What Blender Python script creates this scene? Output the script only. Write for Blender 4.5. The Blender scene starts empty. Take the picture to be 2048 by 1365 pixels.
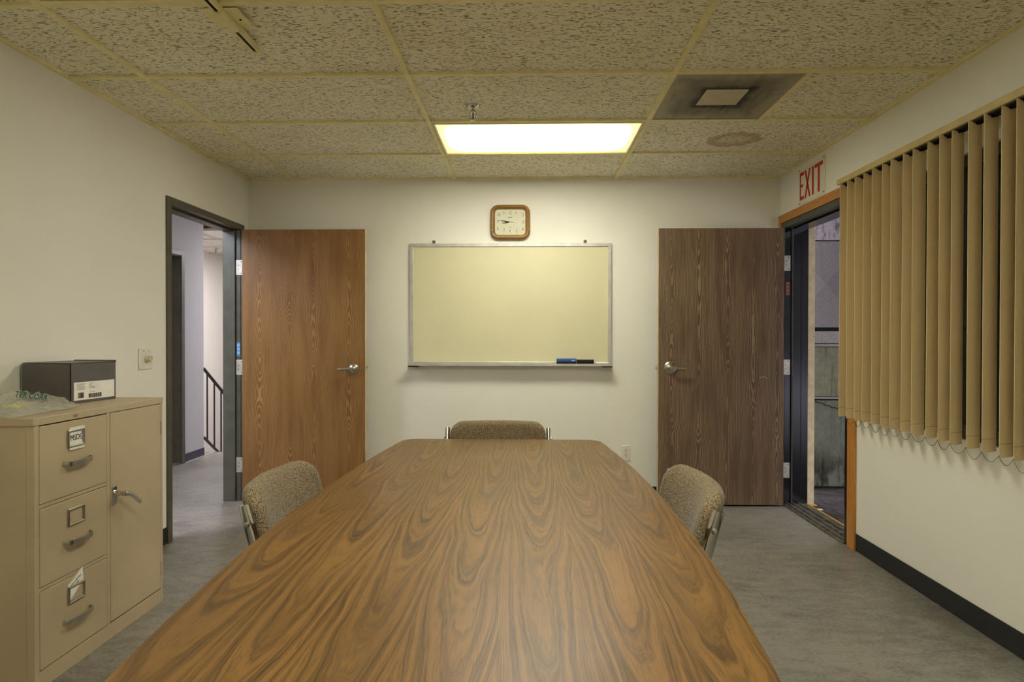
import bpy, bmesh, math, random
from mathutils import Vector, Matrix
random.seed(7)
R = math.radians
COL = bpy.context.scene.collection
SC = bpy.context.scene

# ------------------------------------------------------------------ camera, world, exposure
ZC, YAW, PITCH, ROLL, FPX = 1.2324, 0.0246, -0.0073, 0.0014, 1215.44
H, D, XL, XR = 2.426, 4.612, -2.136, 1.899          # ceiling height, far wall, left wall, right wall
GX, GY, GS, GW = -0.55, 3.9977, 0.6096, 1.2192       # ceiling grid
YB = -2.6                                            # wall behind the camera
_f = Vector((-math.sin(YAW)*math.cos(PITCH), math.cos(YAW)*math.cos(PITCH), math.sin(PITCH)))
_r = Vector((math.cos(YAW), math.sin(YAW), 0)); _u = _r.cross(_f)
CR = math.cos(ROLL)*_r + math.sin(ROLL)*_u; CU = -math.sin(ROLL)*_r + math.cos(ROLL)*_u; CF = _f
def at(px, py, **k):
    d = CF + (px-1024)/FPX*CR - (py-682.5)/FPX*CU
    (ax, v), = k.items(); i = 'xyz'.index(ax); o = Vector((0, 0, ZC))
    return o + (v-o[i])/d[i]*d
cam = bpy.data.cameras.new('camera'); cam.sensor_width = 36; cam.lens = FPX/2048*36; cam.clip_start = .02
camo = bpy.data.objects.new('camera', cam); COL.objects.link(camo)
M3 = Matrix((CR, CU, -CF)).transposed().to_4x4(); M3.translation = (0, 0, ZC); camo.matrix_world = M3
SC.camera = camo
SC.view_settings.view_transform = 'Standard'; SC.view_settings.look = 'None'
SC.view_settings.exposure = 1.07; SC.view_settings.gamma = 1.0; SC.view_settings.use_curve_mapping = False
wd = bpy.data.worlds.new('sky'); SC.world = wd; wd.use_nodes = True
wd.node_tree.nodes['Background'].inputs[0].default_value = (.92, .90, 1.0, 1)
wd.node_tree.nodes['Background'].inputs[1].default_value = 3.6
L_ROOM, L_NEAR, L_HALL = 12.0, 12.0, 11.0

# ------------------------------------------------------------------ node helpers
class S:                                             # a socket with arithmetic
    def __init__(s, t, o): s.t, s.o = t, o
    def _m(s, op, *a, clamp=False):
        n = s.t.nodes.new('ShaderNodeMath'); n.operation = op; n.use_clamp = clamp
        for i, v in enumerate((s,)+a):
            if isinstance(v, S): s.t.links.new(v.o, n.inputs[i])
            else: n.inputs[i].default_value = v
        return S(s.t, n.outputs[0])
    def __add__(s, b): return s._m('ADD', b)
    def __radd__(s, b): return s._m('ADD', b)
    def __sub__(s, b): return s._m('SUBTRACT', b)
    def __rsub__(s, b): return (s*-1)+b
    def __mul__(s, b): return s._m('MULTIPLY', b)
    def __rmul__(s, b): return s._m('MULTIPLY', b)
    def __truediv__(s, b): return s._m('DIVIDE', b)
    def sin(s): return s._m('SINE')
    def abs(s): return s._m('ABSOLUTE')
    def floor(s): return s._m('FLOOR')
    def sqrt(s): return s._m('SQRT')
    def frac(s): return s._m('FRACT')
    def max(s, b): return s._m('MAXIMUM', b)
    def min(s, b): return s._m('MINIMUM', b)
    def pow(s, b): return s._m('POWER', b)
    def step(s, a, b):                               # smooth 0..1 between a and b
        n = s.t.nodes.new('ShaderNodeMapRange'); n.interpolation_type = 'SMOOTHSTEP'
        s.t.links.new(s.o, n.inputs[0]); n.inputs[1].default_value = a; n.inputs[2].default_value = b
        return S(s.t, n.outputs[0])
class NM:                                            # a material under construction
    def __init__(s, name, rough=.5, metal=0., spec=.5):
        s.m = bpy.data.materials.new(name); s.m.use_nodes = True; s.t = s.m.node_tree
        s.b = s.t.nodes['Principled BSDF']; s.set('Roughness', rough); s.set('Metallic', metal); s.set('Specular IOR Level', spec)
    def set(s, k, v):
        if isinstance(v, S): s.t.links.new(v.o, s.b.inputs[k])
        else: s.b.inputs[k].default_value = v
    def pos(s, kind='Object'):
        if kind == 'World': o = s.t.nodes.new('ShaderNodeNewGeometry').outputs['Position']
        else: o = s.t.nodes.new('ShaderNodeTexCoord').outputs[kind]
        n = s.t.nodes.new('ShaderNodeSeparateXYZ'); s.t.links.new(o, n.inputs[0])
        return [S(s.t, n.outputs[i]) for i in range(3)]
    def vec(s, x, y, z=0.):
        n = s.t.nodes.new('ShaderNodeCombineXYZ')
        for i, v in enumerate((x, y, z)):
            if isinstance(v, S): s.t.links.new(v.o, n.inputs[i])
            else: n.inputs[i].default_value = v
        return n.outputs[0]
    def noise(s, x, y, z=0., detail=2., rough=.5):
        n = s.t.nodes.new('ShaderNodeTexNoise'); n.inputs['Scale'].default_value = 1; n.inputs['Detail'].default_value = detail; n.inputs['Roughness'].default_value = rough
        s.t.links.new(s.vec(x, y, z), n.inputs['Vector']); return S(s.t, n.outputs[0])
    def white(s, x):
        n = s.t.nodes.new('ShaderNodeTexWhiteNoise'); n.noise_dimensions = '1D'; s.t.links.new(x.o, n.inputs['W']); return S(s.t, n.outputs['Value'])
    def mix(s, f, a, b):
        n = s.t.nodes.new('ShaderNodeMix'); n.data_type = 'RGBA'
        if isinstance(f, S): s.t.links.new(f.o, n.inputs[0])
        else: n.inputs[0].default_value = f
        for i, v in ((6, a), (7, b)):
            if isinstance(v, S): s.t.links.new(v.o, n.inputs[i])
            else: n.inputs[i].default_value = (*lin(v), 1)
        return S(s.t, n.outputs[2])
    def color(s, v):
        s.set('Base Color', v if isinstance(v, S) else (*lin(v), 1)); return s
    def bump(s, h, dist=.001, strength=1.):
        n = s.t.nodes.new('ShaderNodeBump'); n.inputs['Distance'].default_value = dist; n.inputs['Strength'].default_value = strength
        s.t.links.new(h.o, n.inputs['Height']); s.t.links.new(n.outputs[0], s.b.inputs['Normal']); return s
def lin(c):                                          # 0-255 sRGB to linear
    return tuple(((v/255)/12.92 if v/255 <= .04045 else ((v/255+.055)/1.055)**2.4) for v in c[:3])
def plain(name, rgb, rough=.5, metal=0., spec=.5, var=.06, scale=14.):
    n = NM(name, rough, metal, spec); x, y, z = n.pos()
    q = n.noise(x*scale, y*scale, z*scale, 3)
    n.color(n.mix(q.step(.3, .7), tuple(v*(1-var) for v in rgb), tuple(min(255, v*(1+var)) for v in rgb)))
    return n.m
MAT = {}
def M_wall(name, rgb):
    n = NM(name, .85, spec=.2); x, y, z = n.pos('World')
    q = n.noise(x*1.1, y*1.1, z*1.1, 3); n.color(n.mix(q.step(.3, .7), tuple(v*.985 for v in rgb), tuple(min(255, v*1.01) for v in rgb)))
    n.bump(n.noise(x*140, y*140, z*140, 3), .0008, .5); return n.m
MAT['wall'] = M_wall('painted_wall', (239, 235, 220))
MAT['hallwall'] = M_wall('hallway_paint', (206, 204, 206))
MAT['stairwall'] = M_wall('stairwell_paint', (236, 228, 216))
def M_tile(name, c0, c1, pitmix, stain=True):
    n = NM(name, .95, spec=.1); x, y, z = n.pos('World')
    wob = n.noise(x*18, y*18, 0, 1)*2.2
    a = n.noise(x*52+wob, y*165+wob, z*3, 1.6, .45)
    b = n.noise(x*150, y*260, 5, 1)
    pit = (a.step(.595, .63)).max(b.step(.70, .74)*.8)
    g = n.noise(x*3, y*3, 0, 2)
    base = n.mix(g.step(.3, .7), c0, c1)
    # water stain ring on one tile
    dx = (x-1.26)/.155; dy = (y-3.755)/.135
    rr = (dx*dx+dy*dy).sqrt()+(n.noise(x*14, y*14, 9, 3)-.5)*.7
    st = rr.step(1.12, .95)*(rr.step(.25, .95)*.6+.35)
    if stain: base = n.mix(st*.62, base, (176, 138, 92))
    n.color(n.mix(pit*pitmix, base, (96, 86, 62)))
    n.bump(pit*-1.0, .004, 1.0); return n.m
MAT['tile'] = M_tile('acoustic_tile', (241, 235, 202), (247, 242, 212), .70)
MAT['halltile'] = M_tile('hallway_acoustic_tile', (226, 219, 208), (234, 228, 218), .5, False)
MAT['halltee'] = plain('hallway_tee_enamel', (200, 190, 172), .5, 0, .4, .03)
MAT['tee'] = plain('ceiling_tee_enamel', (240, 228, 172), .5, 0, .4, .03)
def M_floor():
    n = NM('sealed_concrete', .34, spec=.5); x, y, z = n.pos('World')
    a = n.noise(x*1.3, y*1.3, 0, 4, .6); b = n.noise(x*9, y*22, 3, 4, .6); c = n.noise(x*60, y*90, 3, 3, .6)
    q = (a*.42+b*.36+c*.34)
    col = n.mix(q.step(.40, .68), (98, 94, 86), (152, 146, 134))
    sc = n.noise(x*3.5, y*2.2, 8, 5, .7).step(.60, .70)
    n.color(n.mix(sc*.35, col, (82, 78, 70)))
    n.set('Roughness', b*.25+.24); n.bump(n.noise(x*40, y*60, 0, 3), .0006, .4); return n.m
MAT['floor'] = M_floor()
def M_wood(name, dark, mid, light, flitch, period, ax, rough=.4, arch=.06, vs=1.3, sharp=.35, kind='Object', spec=.4, line=False, stain=0.0):
    """sliced veneer: rings of a slanted trunk cut in flitches; ax = (across axis, along axis)"""
    n = NM(name, rough, spec=spec); P = n.pos(kind); u = P[ax[0]]; v = P[ax[1]]
    fid = (u/flitch).floor(); rnd = n.white(fid*1.37+3.1)
    t = ((u/flitch).frac()-.5-(rnd-.5)*.35)*flitch
    t = t+(n.noise(v*2.2, u*4, rnd*9, 2)-.5)*.03
    h = (n.noise(v*vs, rnd*40., 2.0, 1.5, .5)-.5)*arch*4+(n.noise(v*9, u*30, rnd*5, 2)-.5)*.012
    r = (t*t+h*h).sqrt()/period+n.noise(u*90, v*6, 1, 2)*.5
    w = (r*6.2832).sin()*.5+.5
    fine = n.noise(u*700, v*9, 0, 2, .6); mott = n.noise(u*14, v*1.6, 4, 3, .5)
    if line: g = w.step(.50, .95)*.85*n.noise(u*14, v*2, 7, 2).step(.25, .6)+.15*fine
    else: g = (w.pow(1.4))*.72+fine*.28
    col = n.mix(mott.step(.3, .7), dark, mid)
    col = n.mix(g, col, light)
    pore = n.noise(u*1100, v*22, 2, 1).step(.60, .70)
    col = n.mix(pore*sharp, col, tuple(c*.55 for c in dark))
    n.color(col); n.bump(fine+pore*-.6, .0003, .5)
    n.set('Roughness', n.noise(u*3, v*3, 1, 3)*.16+(rough-.08)); return n.m
MAT['door_oak'] = M_wood('light_oak_veneer', (120, 84, 42), (138, 98, 52), (172, 130, 80), .205, .0085, (0, 2), .42, .055, 1.6, .25, line=True)
MAT['door_dark'] = M_wood('dark_oak_veneer', (92, 72, 55), (104, 82, 62), (158, 134, 104), .19, .0092, (0, 2), .42, .05, 1.5, .25, line=True)
def M_table():
    n = NM('walnut_laminate', .38, spec=.38); x, y, z = n.pos('World')
    u = x-TX_; v = y
    fl = .150; t = ((u/fl+.5).frac()-.5)*fl; fid = n.white((u/fl+.5).floor()*1.7+.3)
    t = t+(n.noise(u*4, v*2.6, 3, 2)-.5)*.030
    h = (v*-1.+4.1)*.032+fid*.012+(n.noise(u*5, v*1.1, 8, 1)-.5)*.045+(n.noise(u*26, v*7, 5, 2)-.5)*.005
    r = (t*t+h*h).sqrt()/.0098+n.noise(u*40, v*5, 9, 2)*.45
    w = (r*6.2832).sin()*.5+.5; w2 = (r*19.5).sin()*.5+.5
    fine = n.noise(u*420, v*7, 0, 2, .6); mott = n.noise(u*5, v*1.5, 4, 3, .5); soft = n.noise(u*60, v*3, 6, 2)
    strk = n.noise(r*5.5, v*2.5, u*2, 3, .65)
    g = (w.pow(1.3)*.24+w2*.08+soft*.26+fine*.24+(strk-.5)*1.25+.22)
    col = n.mix(g.step(.18, .92), (68, 50, 29), (142, 104, 54))
    col = n.mix(mott.step(.3, .75)*.35, col, (98, 75, 42))
    pore = n.noise(u*800, v*16, 2, 1).step(.58, .68)
    n.color(n.mix(pore*.40, col, (52, 36, 20)))
    n.bump(fine, .0002, .4); n.set('Roughness', n.noise(u*3, v*3, 1, 3)*.14+.29); return n.m
TX_ = -.121
MAT['table'] = M_table()
MAT['casing'] = M_wood('orange_pine', (172, 112, 48), (190, 126, 56), (208, 148, 74), .09, .012, (1, 2), .4, .05, 1.2, .1)
MAT['casing_h'] = M_wood('orange_pine_header', (172, 112, 48), (190, 126, 56), (208, 148, 74), .09, .012, (2, 1), .4, .05, 1.2, .1)
MAT['clock_oak'] = M_wood('clock_oak', (112, 80, 34), (136, 98, 44), (170, 130, 68), .11, .008, (2, 0), .35, .05, 6, .3)
MAT['frame_brown'] = plain('olive_frame_enamel', (90, 84, 70), .38, 0, .5, .05)
MAT['jamb'] = plain('grey_jamb_enamel', (88, 87, 74), .34, 0, .5, .06)
MAT['black_gloss'] = plain('black_gloss_enamel', (16, 16, 18), .16, 0, .6, .15)
MAT['grey_frame'] = plain('grey_door_header', (84, 86, 78), .5, 0, .4, .06)
MAT['base'] = plain('black_vinyl_base', (38, 40, 40), .45, 0, .4, .08)
MAT['hallbase'] = plain('blue_grey_base', (66, 68, 82), .45, 0, .4, .08)
MAT['chrome'] = plain('chrome', (205, 203, 198), .12, 1., .5, .03)
MAT['brushed'] = plain('brushed_nickel', (190, 186, 174), .28, 1., .5, .04)
MAT['alu'] = plain('satin_aluminium', (204, 200, 192), .42, .55, .5, .04)
MAT['white_plastic'] = plain('ivory_plastic', (232, 226, 208), .4, 0, .5, .02)
MAT['knob'] = plain('ivory_knob', (214, 206, 168), .4, 0, .5, .02)
MAT['cabinet'] = plain('tan_cabinet_enamel', (186, 166, 132), .38, 0, .5, .03, 3)
MAT['slot'] = plain('dark_slot', (26, 24, 22), .7, 0, .3, .1)
MAT['board'] = plain('glossy_marker_board', (220, 213, 172), .28, 0, .5, .012, 2)
MAT['steelplate'] = plain('zinc_hinge_plate', (206, 202, 188), .4, .4, .5, .05)
MAT['blue'] = plain('blue_plastic', (48, 84, 150), .4, 0, .5, .05)
MAT['stickerblue'] = plain('sticker_blue', (92, 146, 196), .5, 0, .4, .04)
MAT['redprint'] = plain('faded_red_print', (168, 86, 80), .6, 0, .3, .04)
MAT['ltblue'] = plain('pale_blue_print', (150, 190, 224), .5, 0, .4, .04)
MAT['felt'] = plain('black_felt', (36, 34, 34), .9, 0, .2, .2, 90)
MAT['paper'] = plain('white_paper', (236, 232, 220), .8, 0, .2, .02)
MAT['ink'] = plain('black_ink', (24, 24, 26), .7, 0, .2, .05)
MAT['darkprint'] = plain('dark_print', (70, 66, 56), .7, 0, .2, .05)
MAT['greyink'] = plain('grey_print', (120, 116, 108), .7, 0, .2, .05)
MAT['greenink'] = plain('green_print', (22, 84, 62), .6, 0, .3, .05)
MAT['red'] = plain('red_sign_paint', (190, 38, 34), .55, 0, .4, .06)
MAT['redlabel'] = plain('faded_red_label', (196, 122, 112), .55, 0, .4, .05)
MAT['sign'] = plain('sign_card', (232, 226, 202), .6, 0, .3, .01)
MAT['boxcard'] = plain('charcoal_card', (92, 86, 82), .42, 0, .5, .04)
MAT['boxtrim'] = plain('teal_card_edge', (120, 160, 134), .5, 0, .4, .04)
MAT['rail'] = plain('dark_rail_paint', (48, 38, 42), .35, 0, .5, .05)
MAT['headrail'] = plain('beige_headrail', (196, 174, 112), .45, 0, .4, .03)
MAT['yellow'] = plain('yellow_tag', (222, 214, 60), .5, 0, .4, .04)
MAT['yellowtape'] = plain('yellow_edge_tape', (206, 164, 56), .5, 0, .4, .08)
MAT['trimbeige'] = plain('beige_outer_trim', (206, 190, 154), .6, 0, .3, .06)
MAT['darkleaf'] = plain('dark_door_leaf', (62, 58, 48), .4, 0, .5, .1)
MAT['threshold'] = plain('worn_threshold', (120, 116, 104), .4, .6, .5, .25, 30)
MAT['blackframe'] = plain('dark_window_frame', (52, 54, 46), .35, .3, .5, .06)
def M_fabric():
    n = NM('taupe_tweed', .95, spec=.15); x, y, z = n.pos()
    k = 300.
    a = n.noise(x*k, y*k, z*k, 2, .6); b = n.noise(x*900, y*900, z*900, 1); c = n.noise(x*9, y*9, z*9, 2)
    q = (a*.7+b*.3).step(.40, .60)
    n.color(n.mix(c.step(.2, .8)*.25, n.mix(q, (70, 57, 40), (166, 148, 116)), (118, 100, 74)))
    n.bump(a, .0006, .6); n.set('Sheen Weight', .15); return n.m
MAT['tweed'] = M_fabric()
MAT['seam'] = plain('taupe_seam', (104, 88, 64), .9, 0, .2, .1, 300)
def M_vane():
    n = NM('woven_tan_vane', .9, spec=.15); x, y, z = n.pos()
    rib = ((y*950.).sin()*.5+.5).pow(1.5)
    wv = ((z*1400.).sin()*.5+.5); mo = n.noise(y*160, x*160, z*160, 2)
    edge = (y-.0)._m('LESS_THAN', .0045)
    seam = (z-.052).abs().step(.0022, .0008)
    q = rib*.45+wv*.2+mo*.45
    col = n.mix(q.step(.25, .8), (224, 206, 162), (252, 240, 206))
    col = n.mix(edge*.6, col, (255, 246, 206))
    n.color(n.mix(seam*.6, col, (84, 64, 34)))
    n.bump(rib*.6+mo*.4, .0008, .7)
    tr = n.t.nodes.new('ShaderNodeBsdfTranslucent'); tr.inputs[0].default_value = (*lin((240, 220, 172)), 1)
    mx = n.t.nodes.new('ShaderNodeMixShader'); mx.inputs[0].default_value = .36
    n.t.links.new(n.b.outputs[0], mx.inputs[1]); n.t.links.new(tr.outputs[0], mx.inputs[2])
    n.t.links.new(mx.outputs[0], n.t.nodes['Material Output'].inputs[0]); return n.m
MAT['vane'] = M_vane()
def M_emit(name, rgb, strength, hx=None, hy=None, cx=0, cy=0):
    n = NM(name, .6); n.color((230, 226, 214))
    n.set('Emission Color', (*rgb, 1)); n.set('Emission Strength', strength)
    if hx:                                           # tubes sit inside: the lens falls off and yellows towards its ends
        x, y, z = n.pos('World')
        ex = ((x-cx)/hx).abs().step(1.03, .72); ey = ((y-cy)/hy).abs().step(1.12, .30)
        e = (ex*ey).pow(2.)*.955+.045
        n.set('Emission Strength', e*strength)
        c = n.t.nodes.new('ShaderNodeMix'); c.data_type = 'RGBA'; n.t.links.new(e.step(.0, .35).o, c.inputs[0])
        c.inputs[6].default_value = (1, .90, .34, 1); c.inputs[7].default_value = (*rgb, 1)
        n.t.links.new(c.outputs[2], n.b.inputs['Emission Color'])
    return n.m
def M_diffuser():
    n = NM('sooty_perforated_enamel', .6, .2); x, y, z = n.pos('World')
    cx, cy = .974, 3.075
    dx = ((x-cx)).abs(); dy = ((y-cy)).abs()
    d = dx.max(dy)
    ns = n.noise(x*12, y*12, 0, 4, .6)
    soot = (d+(ns-.5)*.07).step(.21, .10).max((d+(ns-.5)*.16).step(.30, .16)*.55)
    streak = n.noise(x*30, y*5, 2, 3)
    k = (soot*.92+streak.step(.45, .75)*.16).min(1.)
    hole = ((x*900.).sin()*(y*900.).sin()).step(.1, .4)
    col = n.mix(k, (190, 182, 154), (30, 26, 24))
    n.color(n.mix(hole*.40, col, (30, 28, 25))); return n.m
MAT['diffuser'] = M_diffuser()
def M_perf():
    n = NM('perforated_grille_enamel', .6, .2); x, y, z = n.pos('World')
    hole = ((x*620.).sin()*(y*620.).sin()).abs().step(.25, .5)
    n.color(n.mix(hole*.8, (170, 162, 132), (40, 38, 34))); return n.m
MAT['perf'] = M_perf()
def M_glass():
    n = NM('tinted_window_glass', .06, 0, .6); n.color((14, 16, 12))
    x, y, z = n.pos(); n.set('Roughness', n.noise(x*3, y*3, z*3, 2)*.05+.03)
    tr = n.t.nodes.new('ShaderNodeBsdfTransparent'); tr.inputs[0].default_value = (.30, .34, .30, 1)
    mx = n.t.nodes.new('ShaderNodeMixShader'); mx.inputs[0].default_value = .45
    n.t.links.new(n.b.outputs[0], mx.inputs[1]); n.t.links.new(tr.outputs[0], mx.inputs[2])
    n.t.links.new(mx.outputs[0], n.t.nodes['Material Output'].inputs[0]); return n.m
MAT['glass'] = M_glass()
def M_bag(name, rgb, tmix, tint=(.96, .97, .95)):
    n = NM(name, .16, 0, .7); n.color(rgb)
    x, y, z = n.pos(); n.bump(n.noise(x*34, y*34, z*34, 3), .012, .8)
    tr = n.t.nodes.new('ShaderNodeBsdfTransparent'); tr.inputs[0].default_value = (*tint, 1)
    mx = n.t.nodes.new('ShaderNodeMixShader'); mx.inputs[0].default_value = tmix
    n.t.links.new(n.b.outputs[0], mx.inputs[1]); n.t.links.new(tr.outputs[0], mx.inputs[2])
    n.t.links.new(mx.outputs[0], n.t.nodes['Material Output'].inputs[0]); return n.m
MAT['bag'] = M_bag('clear_plastic_film', (232, 230, 214), .66)
def M_ext(name, a, b, stain, drip, spk=40., amount=.7, low=None):
    n = NM(name, .75, spec=.3); x, y, z = n.pos('World')
    g = n.noise(x*spk, y*spk, z*spk, 3, .7); d = n.noise(x*26, y*5, z*drip, 4, .6)
    col = n.mix(g.step(.35, .7), a, b)
    f = d.step(.48, .72)*amount
    if low: f = (f+z.step(low, low-.38)*n.noise(x*9, y*9, z*4, 4).step(.40, .58)*.95).min(1.)
    n.color(n.mix(f, col, stain)); return n.m
MAT['ext_top'] = M_ext('peeling_grey_sheet', (146, 140, 144), (176, 168, 174), (70, 64, 58), 9., 60, .9)
MAT['ext_duct'] = M_ext('galvanised_duct', (112, 108, 108), (142, 136, 138), (92, 88, 84), 2., 160, .3)
MAT['ext_ledge'] = M_ext('speckled_ledge', (112, 108, 106), (166, 160, 156), (120, 114, 110), 2., 190, .2)
MAT['ext_green'] = M_ext('algae_stained_panel', (104, 104, 84), (118, 118, 98), (66, 64, 28), 1.2, 20, .8)
MAT['ext_low'] = M_ext('mildewed_panel', (92, 94, 80), (104, 106, 92), (28, 30, 14), 2., 14, .35, low=.42)
MAT['ext_floor'] = M_ext('dark_wet_ground', (52, 46, 44), (78, 72, 72), (34, 30, 28), 3., 12, .6)
MAT['ext_dark'] = plain('dark_recess', (22, 20, 20), .8)
MAT['ext_pave'] = plain('added_pale_paving', (150, 150, 156), .8)

# ------------------------------------------------------------------ geometry helpers
class MB:
    def __init__(s): s.v = []; s.f = []; s.mi = []
    def add(s, vs, fs):
        o = len(s.v); s.v += [tuple(v) for v in vs]; s.f += [tuple(i+o for i in f) for f in fs]; return s
    def box(s, x0, x1, y0, y1, z0, z1):
        v = [(x, y, z) for z in (z0, z1) for y in (y0, y1) for x in (x0, x1)]
        return s.add(v, [(0, 2, 3, 1), (4, 5, 7, 6), (0, 1, 5, 4), (2, 6, 7, 3), (0, 4, 6, 2), (1, 3, 7, 5)])
    def prism(s, pts, z0, z1, ax='z'):               # outline (counter-clockwise) extruded
        def P(a, b, c): return {'z': (a, b, c), 'y': (a, c, b), 'x': (c, a, b)}[ax]
        n = len(pts); v = [P(a, b, z0) for a, b in pts]+[P(a, b, z1) for a, b in pts]
        return s.add(v, [tuple(range(n))[::-1], tuple(range(n, 2*n))]+[(i, (i+1) % n, n+(i+1) % n, n+i) for i in range(n)])
    def tube(s, pts, r, n=12, closed=False, flat=1., cap=True):
        pts = [Vector(p) for p in pts]; m = len(pts); rings = []; up = None
        for i, p in enumerate(pts):
            a = pts[(i-1) % m] if (closed or i > 0) else p; b = pts[(i+1) % m] if (closed or i < m-1) else p
            t = (b-a).normalized()
            if up is None: up = t.orthogonal().normalized() if flat == 1. else Vector((1, 0, 0))
            up = (up-t*up.dot(t)).normalized(); w = t.cross(up)
            rings.append([p+r*(math.cos(2*math.pi*k/n)*up*flat+math.sin(2*math.pi*k/n)*w) for k in range(n)])
        vs = [v for g in rings for v in g]; fs = []
        for i in range(m if closed else m-1):
            j = (i+1) % m
            fs += [(i*n+k, i*n+(k+1) % n, j*n+(k+1) % n, j*n+k) for k in range(n)]
        if cap and not closed: fs += [tuple(range(n))[::-1], tuple((m-1)*n+k for k in range(n))]
        return s.add(vs, fs)
    def lathe(s, prof, c, axis='z', n=24):           # profile (radius, height)
        vs = []; fs = []; c = Vector(c)
        for r, h in prof:
            for k in range(n):
                a = 2*math.pi*k/n; x, y = r*math.cos(a), r*math.sin(a)
                vs.append(c+Vector({'z': (x, y, h), 'y': (x, h, y), 'x': (h, x, y)}[axis]))
        for i in range(len(prof)-1): fs += [(i*n+k, i*n+(k+1) % n, (i+1)*n+(k+1) % n, (i+1)*n+k) for k in range(n)]
        fs += [tuple(range(n))[::-1], tuple((len(prof)-1)*n+k for k in range(n))]
        return s.add(vs, fs)
    def sweep(s, path, prof, frame):                 # closed path; prof in (outward, depth); frame(p, nrm, o, d)
        m, n = len(path), len(prof); vs = []
        for i in range(m):
            a = Vector(path[(i-1) % m]); b = Vector(path[(i+1) % m]); t = (b-a).normalized(); nr = Vector((t.y, -t.x))
            for o, d in prof: q = Vector(path[i])+nr*o; vs.append(frame(q.x, q.y, d))
        return s.add(vs, [(i*n+k, i*n+(k+1) % n, ((i+1) % m)*n+(k+1) % n, ((i+1) % m)*n+k) for i in range(m) for k in range(n)])
    def build(s, name, mat, parent=None, bevel=0., smooth=False, seg=2):
        me = bpy.data.meshes.new(name); me.from_pydata(s.v, [], s.f)
        bm = bmesh.new(); bm.from_mesh(me); bmesh.ops.recalc_face_normals(bm, faces=bm.faces); bm.to_mesh(me); bm.free()
        me.materials.append(MAT[mat] if isinstance(mat, str) else mat)
        if smooth:
            me.polygons.foreach_set('use_smooth', [True]*len(me.polygons)); me.set_sharp_from_angle(angle=R(38))
        o = bpy.data.objects.new(name, me); COL.objects.link(o); adopt(o, parent)
        if bevel:
            b = o.modifiers.new('bevel', 'BEVEL'); b.width = bevel; b.segments = seg; b.limit_method = 'ANGLE'; b.angle_limit = R(40)
        return o
def adopt(o, parent):
    if parent is not None:
        o.parent = parent
        if parent.parent is None and parent.get('_world', 1): o.matrix_parent_inverse = Matrix.Translation(-parent.location)
def tag(o, label, cat, group=None, kind=None):
    o['label'] = label; o['category'] = cat
    if group: o['group'] = group
    if kind: o['kind'] = kind
    return o
def thing(name, loc, label, cat, group=None, kind=None):
    o = bpy.data.objects.new(name, None); o.empty_display_size = .05; COL.objects.link(o); o.location = loc
    return tag(o, label, cat, group, kind)
def inst(src, name, parent, loc):                    # a shared-mesh copy
    o = bpy.data.objects.new(name, src.data); COL.objects.link(o); o.location = loc; adopt(o, parent); return o
def bx(*a): return MB().box(*a)
def rrect(w, h, r, n=6, cx=0, cy=0):                 # rounded rectangle, counter-clockwise
    p = []
    for sx, sy, a0 in ((1, -1, -90), (1, 1, 0), (-1, 1, 90), (-1, -1, 180)):
        for k in range(n+1):
            a = R(a0+90*k/n); p.append((cx+sx*(w/2-r)+r*math.cos(a), cy+sy*(h/2-r)+r*math.sin(a)))
    return p
def fillet(pts, r, n=6):
    pts = [Vector(p) for p in pts]; out = [pts[0]]
    for i in range(1, len(pts)-1):
        a, b, c = pts[i-1], pts[i], pts[i+1]; u = (a-b); v = (c-b); k = min(r, u.length*.49, v.length*.49)
        p, q = b+u.normalized()*k, b+v.normalized()*k
        for j in range(n+1):
            t = j/n; out.append(p*(1-t)**2+b*2*t*(1-t)+q*t*t)
    return out+[pts[-1]]
def text(s, size, name, mat, parent, loc, rot, align='CENTER', sx=1., bold=0.):
    cu = bpy.data.curves.new(name, 'FONT'); cu.body = s; cu.size = size; cu.align_x = align; cu.align_y = 'CENTER'; cu.extrude = .0003; cu.offset = bold
    t = bpy.data.objects.new(name, cu); COL.objects.link(t)
    dg = bpy.context.evaluated_depsgraph_get(); me = bpy.data.meshes.new_from_object(t.evaluated_get(dg))
    bpy.data.objects.remove(t); me.name = name
    me.transform(Matrix.Translation(loc) @ rot @ Matrix.Diagonal((sx, 1, 1, 1)))
    me.materials.clear(); me.materials.append(MAT[mat])
    o = bpy.data.objects.new(name, me); COL.objects.link(o); adopt(o, parent); return o
ROT_FAR = Matrix.Rotation(R(90), 4, 'X')                                         # faces -y
ROT_RIGHT = Matrix.Rotation(R(-90), 4, 'Z') @ Matrix.Rotation(R(90), 4, 'X')      # on right wall, faces -x
ROT_LEFT = Matrix.Rotation(R(90), 4, 'Z') @ Matrix.Rotation(R(90), 4, 'X')        # on left side, faces +x

# ------------------------------------------------------------------ the room
WT = .115                                            # partition thickness
XLo = XL-WT; XRo = 2.06
LD0, LD1, LDT = 3.59, 4.475, 2.025                   # left door clear opening
RD0, RD1, RDT = 3.665, 4.52, 2.035                   # right door clear opening
WN0, WN1, WZ0, WZ1 = 1.35, 3.25, .785, 2.03          # window opening
tag(bx(-3.55, XRo, YB-.1, 6.385, -.15, 0).build('floor', 'floor'), 'dark grey sealed concrete floor of room and hallway', 'floor', kind='structure')
tag(bx(XLo, 2.02, D, D+.115, 0, H+.3).build('wall_far', 'wall'), 'off-white far wall behind the whiteboard and clock', 'wall', kind='structure')
m = MB(); m.box(XLo, XL, YB, LD0-.045, 0, H+.3).box(XLo, XL, LD1+.045, D+.115, 0, H+.3).box(XLo, XL, LD0-.045, LD1+.045, LDT+.04, H+.3)
tag(m.build('wall_left', 'wall'), 'cream left wall with the hallway doorway', 'wall', kind='structure')
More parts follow.
